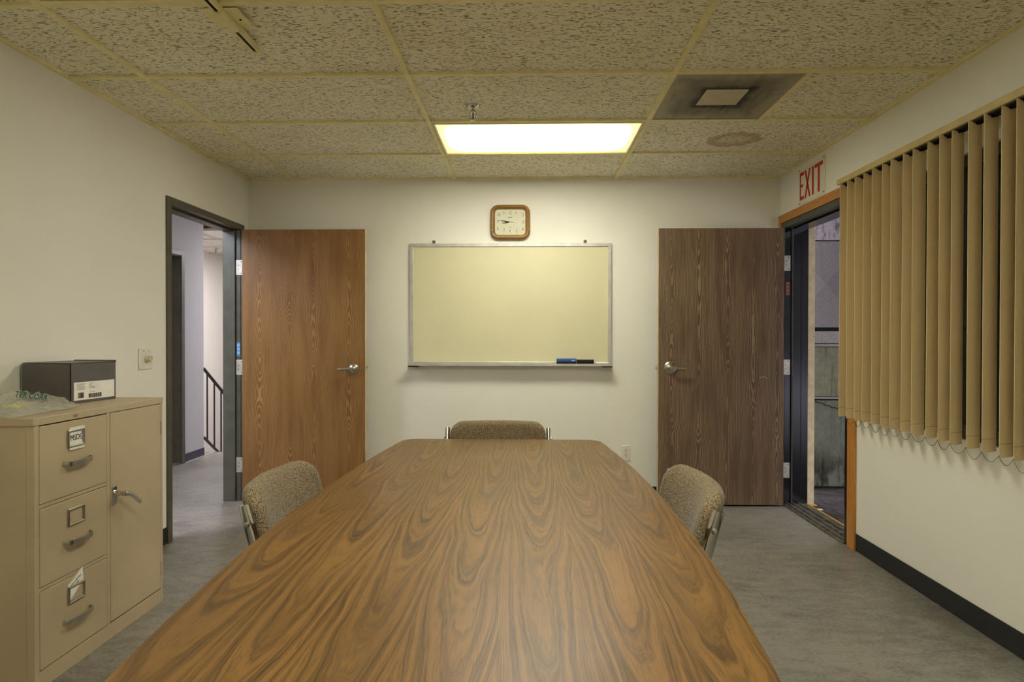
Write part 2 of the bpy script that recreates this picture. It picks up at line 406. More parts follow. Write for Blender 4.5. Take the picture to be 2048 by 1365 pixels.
m = MB(); m.box(XR, XRo, YB, WN0, 0, H+.3).box(XR, XRo, WN0, WN1, 0, WZ0).box(XR, XRo, WN0, WN1, WZ1, H+.3).box(XR, XRo, WN1, RD0-.05, 0, H+.3)
m.box(XR, XRo, RD0-.05, RD1+.05, RDT+.055, H+.3).box(XR, XRo, RD1+.05, D+.115, 0, H+.3)
tag(m.build('wall_right', 'wall'), 'off-white right wall with blinds and exit doorway', 'wall', kind='structure')
tag(bx(XLo, XRo, YB-.1, YB, 0, H+.3).build('wall_back', 'wall'), 'off-white wall behind the viewpoint', 'wall', kind='structure')

def baseboard(name, mb, label, mat='base'): tag(mb.build(name, mat, bevel=.003), label, 'baseboard', kind='structure')
baseboard('baseboard_far', bx(XL+.001, XR-.001, D-.006, D, 0, .1), 'black vinyl baseboard along the far wall')
baseboard('baseboard_left', bx(XL, XL+.006, YB, LD0-.047, 0, .1), 'black vinyl baseboard along the left wall')
baseboard('baseboard_right', bx(XR-.006, XR, YB, RD0-.125, 0, .1), 'black vinyl baseboard below the window blinds')

# ceiling: deck, tees, tiles
ceil = tag(bx(XLo, XRo, YB, D+.1, H+.20, H+.30).build('ceiling', 'tile'), 'suspended ceiling of fissured tiles on a cream grid', 'ceiling', kind='structure')
rows = [GY-GS*k for k in range(-1, 12)]              # GY+GS is the far wall
ylines = [D]+[y for y in rows[1:] if y > YB]+[YB]
xcols = [XL, GX-GW, GX, GX+GW, XR]
TW = .0125
for x in xcols[1:-1]: bx(x-TW, x+TW, YB, D, H, H+.012).build('main_tee', 'tee', ceil)
for yy in ylines[1:-1]:
    for a, b in zip(xcols[:-1], xcols[1:]):
        bx(a+(TW if a > XL else .02), b-(TW if b < XR else .02), yy-TW, yy+TW, H+.0006, H+.012).build('cross_tee', 'tee', ceil)
bx(GX+GW*1.5-TW, GX+GW*1.5+TW, GY-2*GS+TW, GY-GS-TW, H+.0006, H+.012).build('cross_tee', 'tee', ceil)
bx(GX-GW*.5-TW, GX-GW*.5+TW, GY-4*GS+TW, GY-3*GS-TW, H+.0006, H+.012).build('cross_tee', 'tee', ceil)
for a in ((XL, XL+.02, YB, D), (XR-.02, XR, YB, D), (XL+.02, XR-.02, D-.02, D), (XL+.02, XR-.02, YB, YB+.02)):
    bx(*a, H-.0004, H+.012).build('wall_angle', 'tee', ceil)
LIGHTS = ((2, 1), (2, 5), (2, 9))            # (column, row) cells with a light
tiles = {}
def tile(x0, x1, y0, y1):
    w, d = round(x1-x0, 4), round(y1-y0, 4)
    if (w, d) not in tiles:
        e = .006; v = [(-w/2, -d/2, .02), (w/2, -d/2, .02), (w/2, d/2, .02), (-w/2, d/2, .02)]
        mb = bx(-w/2, w/2, -d/2, d/2, 0, .016); tiles[(w, d)] = mb.build('ceiling_tile', 'tile', None); o = tiles[(w, d)]
        o.location = ((x0+x1)/2, (y0+y1)/2, H+.012); o.parent = ceil
    else: inst(tiles[(w, d)], 'ceiling_tile', None, ((x0+x1)/2, (y0+y1)/2, H+.012)).parent = ceil
for ri, (y1, y0) in enumerate(zip(ylines[:-1], ylines[1:])):
    for ci, (x0, x1) in enumerate(zip(xcols[:-1], xcols[1:])):
        if (ci, ri) in LIGHTS: continue
        yc = (y0+y1)/2
        if ci == 3-0 and abs(yc-(GY-1.5*GS)) < .1: x0 = GX+GW*1.5               # right of the air diffuser
        if ci == 1 and abs(yc-(GY-3.5*GS)) < .1: x0 = GX-GW*.5                    # right of the return grille
        tile(x0, x1, y0, y1)

def ceiling_light(x0, x1, y0, y1, z, label, rgb, strength, fall=True):
    t = thing('ceiling_light', ((x0+x1)/2, (y0+y1)/2, z), label, 'ceiling light', 'recessed fluorescent ceiling lights')
    a, b = .016, .03
    m = MB().box(x0+a, x1-a, y0+a, y0+b, z-.002, z+.02).box(x0+a, x1-a, y1-b, y1-a, z-.002, z+.02).box(x0+a, x0+b, y0+b, y1-b, z-.002, z+.02).box(x1-b, x1-a, y0+b, y1-b, z-.002, z+.02)
    m.build('lens_frame', 'tee', t, bevel=.002)
    bx(x0+.01, x1-.01, y0+.01, y1-.01, z+.03, z+.12).build('housing', 'white_plastic', t)
    bx(x0+b, x1-b, y0+b, y1-b, z+.006, z+.012).build('prismatic_lens', M_emit('lit_lens', rgb, strength, (x1-x0)/2-b if fall else None, (y1-y0)/2-b, (x0+x1)/2, (y0+y1)/2), t)
    return t
ROOMRGB = (1.0, .985, .87)
ceiling_light(GX, GX+GW, GY-GS, GY, H, 'lit rectangular fluorescent ceiling light above the whiteboard', ROOMRGB, L_ROOM)
ceiling_light(GX, GX+GW, ylines[6], ylines[5], H, 'unseen added fluorescent ceiling light above the near half of the table', ROOMRGB, L_NEAR)  # fixture added out of frame to raise the ambient light
ceiling_light(GX, GX+GW, ylines[10], ylines[9], H, 'unseen added fluorescent ceiling light behind the viewpoint', ROOMRGB, L_NEAR)  # another added fixture, unseen, for more bounce onto the ceiling

# ------------------------------------------------------------------ left doorway: frame, door, hallway
t = thing('trim_1', (XL, (LD0+LD1)/2, 0), 'olive brown steel door frame of the hallway doorway', 'door frame', kind='structure')
m = MB(); fx0, fx1 = XLo-.012, XL+.012
for y0, y1, s in ((LD0-.045, LD0, 1), (LD1, LD1+.05, -1)):
    bx(XL, fx1, y0 if s > 0 else y0+.012, y1, 0, LDT+.04).build('casing', 'frame_brown', t, bevel=.002)
bx(XL, fx1, LD0, LD1+.012, LDT, LDT+.04).build('casing', 'frame_brown', t, bevel=.002)
bx(XLo-.012, XL, LD0-.045, LD0, 0, LDT+.04).build('jamb', 'frame_brown', t)
bx(XLo-.012, XL, LD1+.008, LD1+.05, 0, LDT+.04).build('jamb', 'jamb', t)
bx(XLo-.012, XL, LD0, LD1+.008, LDT, LDT+.04).build('jamb', 'frame_brown', t)
bx(XLo-.012, XL-.036, LD1-.006, LD1+.008, 0, LDT).build('door_stop', 'jamb', t, bevel=.002)
bx(XLo-.012, XL-.05, LD0, LD0+.014, 0, LDT).build('door_stop', 'frame_brown', t, bevel=.002)
bx(XLo-.012, XL-.05, LD0+.014, LD1-.006, LDT-.014, LDT).build('door_stop', 'frame_brown', t, bevel=.002)

def hinge(parent, x0, x1, y, zc, sgn=1):
    p = bx(x0, x1, y-.003, y, zc-.056, zc+.056).build('hinge', 'steelplate', parent, bevel=.001)
    m = MB()
    for dz, fx in ((.042, .7), (.014, .35), (-.014, .35), (-.042, .7)): m.lathe([(.0035, -.0045), (.0035, 0)], (x0+(x1-x0)*fx, y, zc+dz), 'y', 8)
    m.build('screws', 'slot', p)
    return p
def lever(parent, x, y, z, dx, r):
    m = MB().lathe([(r, 0), (r, -.006), (r*.8, -.014), (r*.45, -.018), (.012, -.02), (.012, -.05)], (x, y, z), 'y', 28)
    h = m.build('lever_handle', 'brushed', parent, smooth=True)
    pts = fillet([(x, y-.048, z), (x+dx*.02, y-.05, z), (x+dx*.105, y-.045, z-.003)], .02)
    MB().tube(pts, .010, 12, flat=.7).build('lever_arm', 'brushed', h, smooth=True)
def door_leaf(name, x0, x1, hinge_left, mat, label, y=4.44):
    t = thing(name, ((x0+x1)/2, y+.022, 0), label, 'door', kind='structure')
    bx(x0, x1, y, y+.044, .012, 2.02).build('leaf', mat, t, bevel=.0015)
    e = x1 if hinge_left else x0
    s = -1 if hinge_left else 1
    bx(min(e, e-s*.0015), max(e, e-s*.0015), y+.001, y+.043, .014, 2.018).build('edge_band', 'trimbeige', t)
    lever(t, e+s*.085, y, .995 if hinge_left else 1.008, s, .036 if hinge_left else .045)
    lp = bx(min(e, e-s*.003), max(e, e-s*.003), y+.010, y+.034, .975, 1.035).build('latch_plate', 'brushed', t)
    bx(min(e, e-s*.016), max(e, e-s*.016), y+.014, y+.03, .995, 1.012).build('latch_bolt', 'brushed', lp, bevel=.002)
    return t
dl = door_leaf('door_1', -2.104, -1.19, True, 'door_oak', 'light oak veneer door standing open against far wall')
for z in (1.745, 1.0, .272): hinge(dl, XL-.034, XL+.024, LD1+.008, z)
lb = bx(XL-.028, XL-.002, LD1+.006, LD1+.008, 1.085, 1.185).build('frame_sticker', 'stickerblue', dl)
for k in range(3): bx(XL-.024, XL-.006, LD1+.0054, LD1+.006, 1.10+k*.028, 1.118+k*.028).build('sticker_print', 'ltblue', lb)

# hallway and stairwell beyond
HX, H2 = -3.328, 2.37
m = MB().box(HX-.12, HX, -2.6, 4.86, 0, H2+.3).box(HX-.12, HX, 5.78, 6.175, 0, H2+.3).box(HX-.12, HX, 4.86, 5.78, 2.03, H2+.3)
tag(m.build('wall_hallway', 'hallwall'), 'lilac grey hallway wall seen through the left doorway', 'wall', kind='structure')
tag(bx(XLo-.02, XLo, D+.116, 12., -2.2, H2+.3).build('wall_hallway_near', 'hallwall'), 'hallway wall continuing past the left doorway', 'wall', kind='structure')
tag(bx(-4.53, -4.41, 5.9, 12., -2.2, H2+.3).build('wall_stairwell', 'stairwall'), 'bright cream stairwell wall behind the railing', 'wall', kind='structure')
tag(bx(-4.53, XLo, 11.9, 12., -2.2, H2+.3).build('wall_stairwell_end', 'stairwall'), 'cream end wall of the stairwell', 'wall', kind='structure')
tag(bx(-4.53, HX-.1205, 6.06, 6.175, -2.2, H2+.3).build('wall_stairwell_return', 'hallwall'), 'end face of the hallway wall at the stairwell', 'wall', kind='structure')
tag(bx(HX-.12, XLo, -2.75, -2.6, 0, H2+.3).build('wall_hallway_end', 'hallwall'), 'far end of the hallway behind the viewpoint', 'wall', kind='structure')
tag(bx(-4.53, XLo, 6.175, 12., -2.25, -2.15).build('floor_lower', 'floor'), 'lower landing floor at the foot of the stairs', 'floor', kind='structure')
hc = tag(bx(-4.53, XLo, -2.7, 12., H2+.16, H2+.3).build('ceiling_hallway', 'halltile'), 'tiled hallway ceiling seen through the left doorway', 'ceiling', kind='structure')
hxs = [-4.41, -3.64, -2.42, XLo]; hys = [11.9]+[6.48+.61*k for k in range(8, -15, -1)]
for x in hxs[1:-1]: bx(x-TW, x+TW, -2.6, 11.9, H2, H2+.012).build('main_tee', 'halltee', hc)
hl = (-3.64, -2.42, 7.09, 7.70)
for y1, y0 in zip(hys[:-1], hys[1:]):
    if y0 < -2.6: continue
    for x0, x1 in zip(hxs[:-1], hxs[1:]):
        if y0 < 6.1 and x0 < HX: x0 = HX
        if x1-x0 < .05: continue
        bx(x0+TW, x1-TW, y0-TW, y0+TW, H2+.0006, H2+.012).build('cross_tee', 'halltee', hc)
        if abs(x0-hl[0]) < .01 and abs(y0-hl[2]) < .01: continue
        if x0 < -2.5 and abs(y0-2.82) < .01: continue
        bx(x0, x1, y0, y1, H2+.012, H2+.028).build('ceiling_tile', 'halltile', hc)
ceiling_light(*hl, H2, 'lit ceiling light over the stairwell seen through left doorway', (.98, .95, 1.0), L_HALL*1.3, False)
ceiling_light(-3.328, -2.42, 2.82, 3.43, H2, 'unseen hallway ceiling light added behind the left wall', (.80, .84, 1.0), L_HALL*1.5, False)  # unseen lamp added to brighten the hallway with cool light
t = thing('trim_2', (HX, 5.3, 0), 'dark door frame in the hallway wall', 'door frame', kind='structure')
bx(HX-.001, HX+.012, 5.765, 5.815, 0, 2.05).build('casing', 'frame_brown', t, bevel=.002)
bx(HX-.001, HX+.012, 4.81, 4.86, 0, 2.05).build('casing', 'frame_brown', t, bevel=.002)
bx(HX-.001, HX+.012, 4.86, 5.765, 2.005, 2.05).build('casing', 'frame_brown', t, bevel=.002)
bx(HX-.12, HX, 5.755, 5.78, 0, 2.03).build('jamb', 'frame_brown', t); bx(HX-.12, HX, 4.86, 4.885, 0, 2.03).build('jamb', 'frame_brown', t)
bx(HX-.12, HX, 4.885, 5.755, 2.0, 2.03).build('jamb', 'frame_brown', t)
t = thing('door_3', (HX-.08, 5.32, 0), 'dark closed door in the hallway wall', 'door', kind='structure')
bx(HX-.118, HX-.075, 4.888, 5.752, .01, 1.998).build('leaf', 'darkleaf', t)
MB().lathe([(.03, 0), (.03, .01), (.012, .014), (.012, .05), (.026, .055), (.026, .075), (.01, .082)], (HX-.075, 4.97, 1.0), 'x', 16).build('door_knob', 'brushed', t, smooth=True)
baseboard('baseboard_hallway', bx(HX, HX+.008, 5.815, 6.175, 0, .085), 'blue-grey baseboard at the end of the hallway wall', 'hallbase')
tag(bx(HX, HX+.022, 5.815, 6.385, 0, .006).build('trim_3', 'alu'), 'bright metal floor edging beside the stair railing', 'floor trim', kind='structure')
t = thing('staircase', (-2.8, 7.2, -2.15), 'stairs descending beyond the hallway railing', 'stairs', kind='structure')
for k in range(1, 11):
    bx(HX+.02, XLo, 6.385+.26*(k-1), 6.385+.26*k, -2.15, -.18*k).build('step', 'floor', t)
t = thing('stair_railing', (HX, 6.18, 0), 'dark sloping stair railing with thin balusters beyond left doorway', 'railing')
sl = (.586-.913)/(6.618-6.155)
ry = lambda y: .913+sl*(y-6.155)
MB().tube([(HX, 6.18, ry(6.18)), (HX, 8.3, ry(8.3))], .016, 10).build('handrail', 'rail', t, smooth=True)
MB().tube([(HX, 6.18, ry(6.18)-.71), (HX, 8.3, ry(8.3)-.71)], .014, 10).build('bottom_rail', 'rail', t, smooth=True)
y = 6.245
while y < 8.25:
    MB().tube([(HX, y, ry(y)-.71), (HX, y, ry(y))], .0085, 8).build('baluster', 'rail', t, smooth=True); y += .143
def sprinkler(loc, label):
    t = thing('fire_sprinkler', loc, label, 'sprinkler', 'pendant fire sprinklers')
    x, y, z = loc
    MB().lathe([(.036, 0), (.036, -.003), (.030, -.011), (.014, -.014), (.012, -.018)], loc, 'z', 24).build('escutcheon', 'brushed', t, smooth=True)
    MB().lathe([(.010, -.014), (.010, -.024), (.013, -.026), (.013, -.034), (.008, -.036)], loc, 'z', 16).build('body', 'brushed', t, smooth=True)
    for s in (-1, 1):
        MB().tube(fillet([(x+s*.010, y, z-.03), (x+s*.02, y, z-.045), (x+s*.016, y, z-.062), (x, y, z-.074)], .008), .0032, 8).build('frame_arm', 'brushed', t, smooth=True)
    MB().lathe([(.003, -.036), (.003, -.07)], loc, 'z', 8).build('bulb', 'slot', t)
    m = MB().lathe([(.006, -.072), (.006, -.075)], loc, 'z', 12)
    for k in range(12):
        a = 2*math.pi*k/12; c, s_ = math.cos(a), math.sin(a); q = .003
        m.add([(x+.005*c-q*s_, y+.005*s_+q*c, z-.0745), (x+.005*c+q*s_, y+.005*s_-q*c, z-.0745), (x+.016*c+q*s_, y+.016*s_-q*c, z-.077), (x+.016*c-q*s_, y+.016*s_+q*c, z-.077)], [(0, 1, 2, 3)])
    m.build('deflector', 'brushed', t)
sprinkler((-.283, 3.174, H+.012), 'chrome fire sprinkler head just before the lit ceiling light')
sprinkler((-4.05, 7.82, H2+.012), 'small sprinkler head on the stairwell ceiling through left doorway')

# ------------------------------------------------------------------ right doorway: casing, frame, door, outside
t = thing('trim_4', (XR, 4.05, 0), 'orange wooden casing around the exit doorway', 'door casing', kind='structure')
bx(XR-.016, XR, RD0-.122, RD0-.045, 0, 2.075).build('casing_leg', 'casing', t, bevel=.003)
bx(XR-.016, XR, RD1+.045, D-.001, 0, 2.075).build('casing_leg', 'casing', t, bevel=.003)
bx(XR-.016, XR, RD0-.122, D-.001, 2.0755, 2.136).build('casing_head', 'casing_h', t, bevel=.003)
t = thing('trim_5', (XR+.08, 4.09, 0), 'glossy black steel frame of the exit doorway', 'door frame', kind='structure')
bx(XR-.006, XRo, RD0-.045, RD0, 0, RDT).build('jamb', 'black_gloss', t, bevel=.002)
bx(XR-.006, XRo, RD1, RD1+.045, 0, RDT).build('jamb', 'black_gloss', t, bevel=.002)
bx(XR+.05, XRo, RD1-.014, RD1, 0, RDT).build('door_stop', 'black_gloss', t, bevel=.002)
bx(XR+.108, XR+.112, RD1-.0155, RD1-.014, .1, RDT-.05).build('stop_seam', 'slot', t)
bx(XR+.043, XR+.05, RD1-.016, RD1, 0, RDT).build('weather_strip', 'grey_frame', t)
bx(XR-.006, XR+.05, RD0-.045, RD1+.045, RDT, RDT+.04).build('head_jamb', 'grey_frame', t, bevel=.002)
bx(XR+.05, XRo, RD0-.045, RD1+.045, RDT-.014, RDT+.04).build('head_jamb', 'black_gloss', t, bevel=.002)
bx(XRo, XRo+.05, RD1-.012, RD1+.04, 0, RDT+.02).build('outer_trim', 'trimbeige', t, bevel=.003)
dr = door_leaf('door_2', .955, 1.858, False, 'door_dark', 'dark brown oak veneer door standing open beside exit doorway')
for z in (1.775, 1.01, .25): hinge(dr, XR-.012, XR+.036, RD1, z)
MB().tube([at(px, py, y=4.4398) for px, py in ((1519, 757), (1524, 754), (1530, 755), (1536, 758))], .0012, 5).build('scratch', 'trimbeige', dr)
lb = bx(XR+.004, XR+.03, RD1-.002, RD1, 1.54, 1.635).build('frame_label', 'redlabel', dr)
for k in range(3): bx(XR+.008, XR+.026, RD1-.0026, RD1-.002, 1.552+k*.028, 1.566+k*.028).build('label_print', 'redprint', lb)
t = thing('threshold', (1.95, 4.09, 0), 'worn ribbed metal threshold of the exit doorway', 'threshold')
bx(XR-.02, XRo-.005, RD0, RD1, 0, .008).build('plate', 'threshold', t, bevel=.002)
for k in range(3): bx(XR+.005+k*.045, XR+.018+k*.045, RD0, RD1, .008, .014).build('rib', 'threshold', t, bevel=.003)
bx(XRo-.005, XRo+.006, RD0, RD1, -.012, .010).build('edge_strip', 'yellowtape', t)
# outside: visible ground and wall, with added paving, canopy and opposite wall
YE = 5.05
tag(bx(XRo, 30, -25, YE+.2, -.16, -.02).build('ground_outside', 'ext_floor'), 'dark stained ground outside the exit doorway', 'ground', kind='structure')
tag(bx(2.95, 9, -24, 4.6, -.02, -.012).build('added_paving_outside', 'ext_pave'), 'unseen pale paving added further outside', 'paving', kind='structure')  # unseen, added as bright ground for the black jamb to reflect
tag(bx(XRo-.1, 4.6, -3, YE+.2, 2.62, 2.72).build('added_canopy_outside', 'ext_dark'), 'unseen dark canopy added over the ground outside', 'roof', kind='structure')  # unseen, added to block the sky above the doorway
tag(bx(9, 9.4, -24, 5.2, -.02, 5.).build('added_wall_opposite', 'ext_dark'), 'unseen dark wall added opposite the exit doorway', 'wall', kind='structure')  # unseen, added to keep the upper jamb reflection dark
w = tag(bx(2.02, 4.6, YE+.04, YE+.2, -.02, 2.62).build('wall_outside', 'ext_dark'), 'stained mechanical enclosure wall seen through exit doorway', 'wall', kind='structure')
def ext_panel(name, mat, z0, z1, d=.04, x0=2.02, x1=4.6): return bx(x0, x1, YE+.04-d, YE+.04, z0, z1).build(name, mat, w, bevel=.004)
ext_panel('peeling_sheet', 'ext_top', 2.027, 2.6, .04)
ext_panel('ledge', 'ext_ledge', 1.182, 1.280, .07)
ext_panel('flange', 'ext_ledge', 1.153, 1.178, .05)
ext_panel('stained_panel', 'ext_green', .742, 1.150, .035)
ext_panel('sill_strip', 'ext_ledge', .724, .738, .045)
ext_panel('mildewed_panel', 'ext_low', .0, .712, .03)
for x0 in (2.135, 2.745, 3.355):                       # cross-broken duct panels
    x1, z0, z1, yf = x0+.6, 1.312, 2.018, YE+.0
    v = [(x0, yf, z0), (x1, yf, z0), (x1, yf, z1), (x0, yf, z1), ((x0+x1)/2, yf-.035, (z0+z1)/2), (x0, YE+.04, z0), (x1, YE+.04, z0), (x1, YE+.04, z1), (x0, YE+.04, z1)]
    MB().add(v, [(0, 1, 4), (1, 2, 4), (2, 3, 4), (3, 0, 4), (0, 5, 6, 1), (1, 6, 7, 2), (2, 7, 8, 3), (3, 8, 5, 0), (5, 8, 7, 6)]).build('duct_panel', 'ext_duct', w)
MB().tube([at(1615+k*7, 800+18*math.sin(min(1, k/9)*1.4)**2+(2 if k % 2 else 0), y=YE-.01) for k in range(11)], .004, 6).build('cable', 'ext_dark', w, smooth=True)
for px, py, sx, sy, mt, lab in ((1626, 1012, .05, .025, 'yellowtape', 'crumpled yellow scrap on the ground outside exit doorway'), (1636, 1021, .07, .014, 'paper', 'pale paper strip on the ground outside exit doorway')):
    c = at(px, py, z=-.02); v = []
    for i in range(5):
        for j in range(3): v.append((c.x+(i/4-.5)*sx+random.uniform(-.003, .003), c.y+(j/2-.5)*sy*2, -.0195+random.uniform(0, .008)))
    tag(MB().add(v, [(i*3+j, i*3+j+1, i*3+j+4, i*3+j+3) for i in range(4) for j in range(2)]).build('litter_scrap', mt), lab, 'litter')

# ------------------------------------------------------------------ window and vertical blind
t = thing('window_1', (XR, (WN0+WN1)/2, WZ0), 'dark framed window behind the vertical blinds', 'window', kind='structure')
fx = (XR+.02, XR+.07)
for a in ((WN0, WN1, WZ0, WZ0+.06), (WN0, WN1, WZ1-.05, WZ1), (WN0, WN0+.05, WZ0+.06, WZ1-.05), (WN1-.05, WN1, WZ0+.06, WZ1-.05), ((WN0+WN1)/2-.02, (WN0+WN1)/2+.02, WZ0+.06, WZ1-.05)):
    bx(*fx, *a).build('window_frame', 'blackframe', t, bevel=.003)
for y0, y1 in ((WN0+.05, (WN0+WN1)/2-.02), ((WN0+WN1)/2+.02, WN1-.05)): bx(XR+.042, XR+.048, y0, y1, WZ0+.06, WZ1-.05).build('pane', 'glass', t)
bl = thing('vertical_blind', (XR-.09, 2.6, .78), 'tan woven vertical blind hanging over the window on right wall', 'vertical blind')
BX = 1.765                                             # room-side vane edges
y0b, y1b = 1.30, 3.53
bx(BX+.005, BX+.085, y0b, y1b, 2.100, 2.132).build('headrail', 'headrail', bl, bevel=.004)
bx(BX+.02, BX+.07, y0b+.01, y1b-.01, 2.094, 2.1).build('carrier_track', 'slot', bl)
for yb in (1.5, 2.5, 3.4): bx(BX+.085, XR, yb-.02, yb+.02, 2.11, 2.134).build('bracket', 'alu', bl)
tops = [1678.7, 1694, 1710, 1725, 1744, 1763, 1781, 1803, 1824, 1853, 1878, 1902, 1935, 1966, 2001, 2030]
ys = [at(p_, 500, x=BX).y for p_ in tops]
while ys[-1] > 1.45: ys.append(ys[-1]-.0845)
vm = MB(); VW, VT = .089, 1.315                        # one vane: local x across (0..VW), slight bow, hem at the bottom
N = 6
prof = [(VW*i/N, .004*math.sin(math.pi*i/N)) for i in range(N+1)]
pv = [(a, b+.0007) for a, b in prof]+[(a, b-.0007) for a, b in prof][::-1]
zs = [0, .055, VT*.4, VT*.75, VT]
vs = [(b, a, z) for z in zs for a, b in pv]; n = len(pv)
fs = [(i*n+k, i*n+(k+1) % n, (i+1)*n+(k+1) % n, (i+1)*n+k) for i in range(len(zs)-1) for k in range(n)]+[tuple(range(n)), tuple((len(zs)-1)*n+k for k in range(n))]
vm.add(vs, fs); proto = None; bottoms = []
for i, yy in enumerate(ys):
    ang = R((-68 if i < 8 else -64.5)+random.uniform(-3, 3))
    if proto is None: proto = o = vm.build('vane', 'vane', None, smooth=True); o.parent = bl; o.matrix_parent_inverse = Matrix.Translation(-bl.location)
    else: o = inst(proto, 'vane', None, (0, 0, 0)); o.parent = bl; o.matrix_parent_inverse = Matrix.Translation(-bl.location)
    o.location = (BX, yy, .782+.002*math.sin(i*2.1)); o.rotation_euler = (random.uniform(-.004, .004), random.uniform(-.002, .002), ang)
    bx(BX+.035, BX+.05, yy+.006, yy+.03, 2.088, 2.0945).build('carrier_clip', 'slot', bl)
    bottoms.append(Vector((BX-.001, yy, .79)))
for a, b in zip(bottoms[:-1], bottoms[1:]):
    sag = random.uniform(.03, .042); P = []; m = MB(); nb = 22
    for k in range(nb+1):
        s_ = k/nb; q = a.lerp(b, s_); q.z -= sag*4*s_*(1-s_); P.append(q)
    m.tube(P, .0006, 4)
    for q in P:
        r = .0016; m.add([q+Vector(d)*r for d in ((1, 0, 0), (-1, 0, 0), (0, 1, 0), (0, -1, 0), (0, 0, 1), (0, 0, -1))], [(0, 2, 4), (2, 1, 4), (1, 3, 4), (3, 0, 4), (2, 0, 5), (1, 2, 5), (3, 1, 5), (0, 3, 5)])
    m.build('bead_chain', 'rail', bl)

# ------------------------------------------------------------------ exit sign on the right wall
sg = thing('exit_sign', (XR, 4.1, 2.15), 'cream EXIT sign with red lettering above the exit doorway', 'sign')
sy = lambda px: at(px, 360, x=XR).y
sx0, sx1 = sy(1598.5), sy(1651); sz0, sz1 = 2.150, 2.392
bx(XR-.004, XR-.0005, sx1, sx0, sz0, sz1).build('panel', 'sign', sg)
W = sx0-sx1; HH = sz1-sz0
def spoly(name, *polys):                               # fractions of the sign, u to the right, v up
    m = MB()
    for pl in polys: m.prism([(sx0-u*W, sz0+v*HH) for u, v in pl], XR-.0052, XR-.004, 'x')
    return m.build(name, 'red', sg)
q = lambda a, b, c, d: [(a, c), (b, c), (b, d), (a, d)]
v0, v1 = .12, .90
spoly('letter_e', q(.055, .095, v0, v1), q(.095, .215, v1-.095, v1), q(.095, .185, .475, .555), q(.095, .215, v0, v0+.095))
spoly('letter_x', [(.245, v1), (.30, v1), (.475, v0), (.42, v0)], [(.42, v1), (.475, v1), (.30, v0), (.245, v0)])
spoly('letter_i', q(.535, .60, v0, v1))
spoly('letter_t', q(.635, .93, v1-.10, v1), q(.75, .82, v0, v1-.10))
for u, v in ((.04, .97), (.96, .97), (.04, .03), (.96, .06)): MB().lathe([(.004, -.0065), (.004, -.004)], (XR, sx0-u*W, sz0+v*HH), 'x', 8).build('nail', 'slot', sg)

# ------------------------------------------------------------------ far wall: whiteboard, clock, outlet
bx0, bx1, bz0, bz1, BD = -.891, .636, 1.016, 1.938, .02
wb = thing('whiteboard', ((bx0+bx1)/2, D, bz0), 'blank cream whiteboard with aluminium frame on the far wall', 'whiteboard')
bx(bx0+.01, bx1-.01, D-.012, D, bz0+.02, bz1-.01).build('writing_surface', 'board', wb)
fw = .026
def mitre(pts): return MB().prism(pts, D-BD, D-.0005, 'y')
for nm, pts in (('frame_rail', [(bx0, bz1), (bx1, bz1), (bx1-fw, bz1-fw), (bx0+fw, bz1-fw)]), ('frame_rail', [(bx0, bz0), (bx0+fw, bz0+fw), (bx1-fw, bz0+fw), (bx1, bz0)]),
                ('frame_stile', [(bx0, bz0), (bx0, bz1), (bx0+fw, bz1-fw), (bx0+fw, bz0+fw)]), ('frame_stile', [(bx1, bz0), (bx1-fw, bz0+fw), (bx1-fw, bz1-fw), (bx1, bz1)])):
    mitre(pts).build(nm, 'alu', wb, bevel=.003)
MB().prism([(D-BD, bz0+.010), (D-.075, bz0+.004), (D-.078, bz0+.014), (D-.081, bz0+.014), (D-.081, bz0-.003), (D-BD, bz0-.008), (D-.001, bz0-.008), (D-.001, bz0+.010)], bx0, bx1, 'x').build('marker_tray', 'alu', wb)
for x in (-.708, .438): bx(x-.011, x+.011, D-.012, D, bz1, bz1+.024).build('mounting_clip', 'jamb', wb, bevel=.003)
for a, b in ((bx0, bx0+.075), (bx1-.075, bx1)): bx(a, b, D-.083, D-.001, bz0-.011, bz0-.004).build('tray_end_cap', 'slot', wb)
ez = bz0+.0125
t = thing('blue_eraser', (.30, D-.05, ez), 'blue dry-erase eraser on the whiteboard tray', 'eraser')
bx(.224, .368, D-.072, D-.032, ez, ez+.014).build('felt_pad', 'felt', t)
bx(.222, .370, D-.074, D-.030, ez+.014, ez+.040).build('grip', 'blue', t, bevel=.005)
bx(.332, .356, D-.0745, D-.0738, ez+.022, ez+.030).build('logo_mark', 'ltblue', t)
t = thing('black_eraser', (.43, D-.05, ez), 'black felt eraser beside the blue eraser on tray', 'eraser')
for k in range(3): bx(.374, .500, D-.070, D-.034, ez+.0005+k*.0095, ez+.0085+k*.0095).build('felt_layer', 'felt', t, bevel=.002)
bx(.374, .500, D-.068, D-.036, ez+.028, ez+.033).build('backing', 'boxcard', t)
t = tag(MB().lathe([(.0035, 0), (.0065, .004), (.0065, .09), (.005, .098)], (.515, D-.055, ez+.0065), 'x', 14).build('marker_pen', 'white_plastic', smooth=True), 'pale marker pen lying on the whiteboard tray', 'marker')
bx(.555, .618, D-BD-.0006, D-BD, bz0+.008, bz0+.018).build('maker_plate', 'greyink', wb)

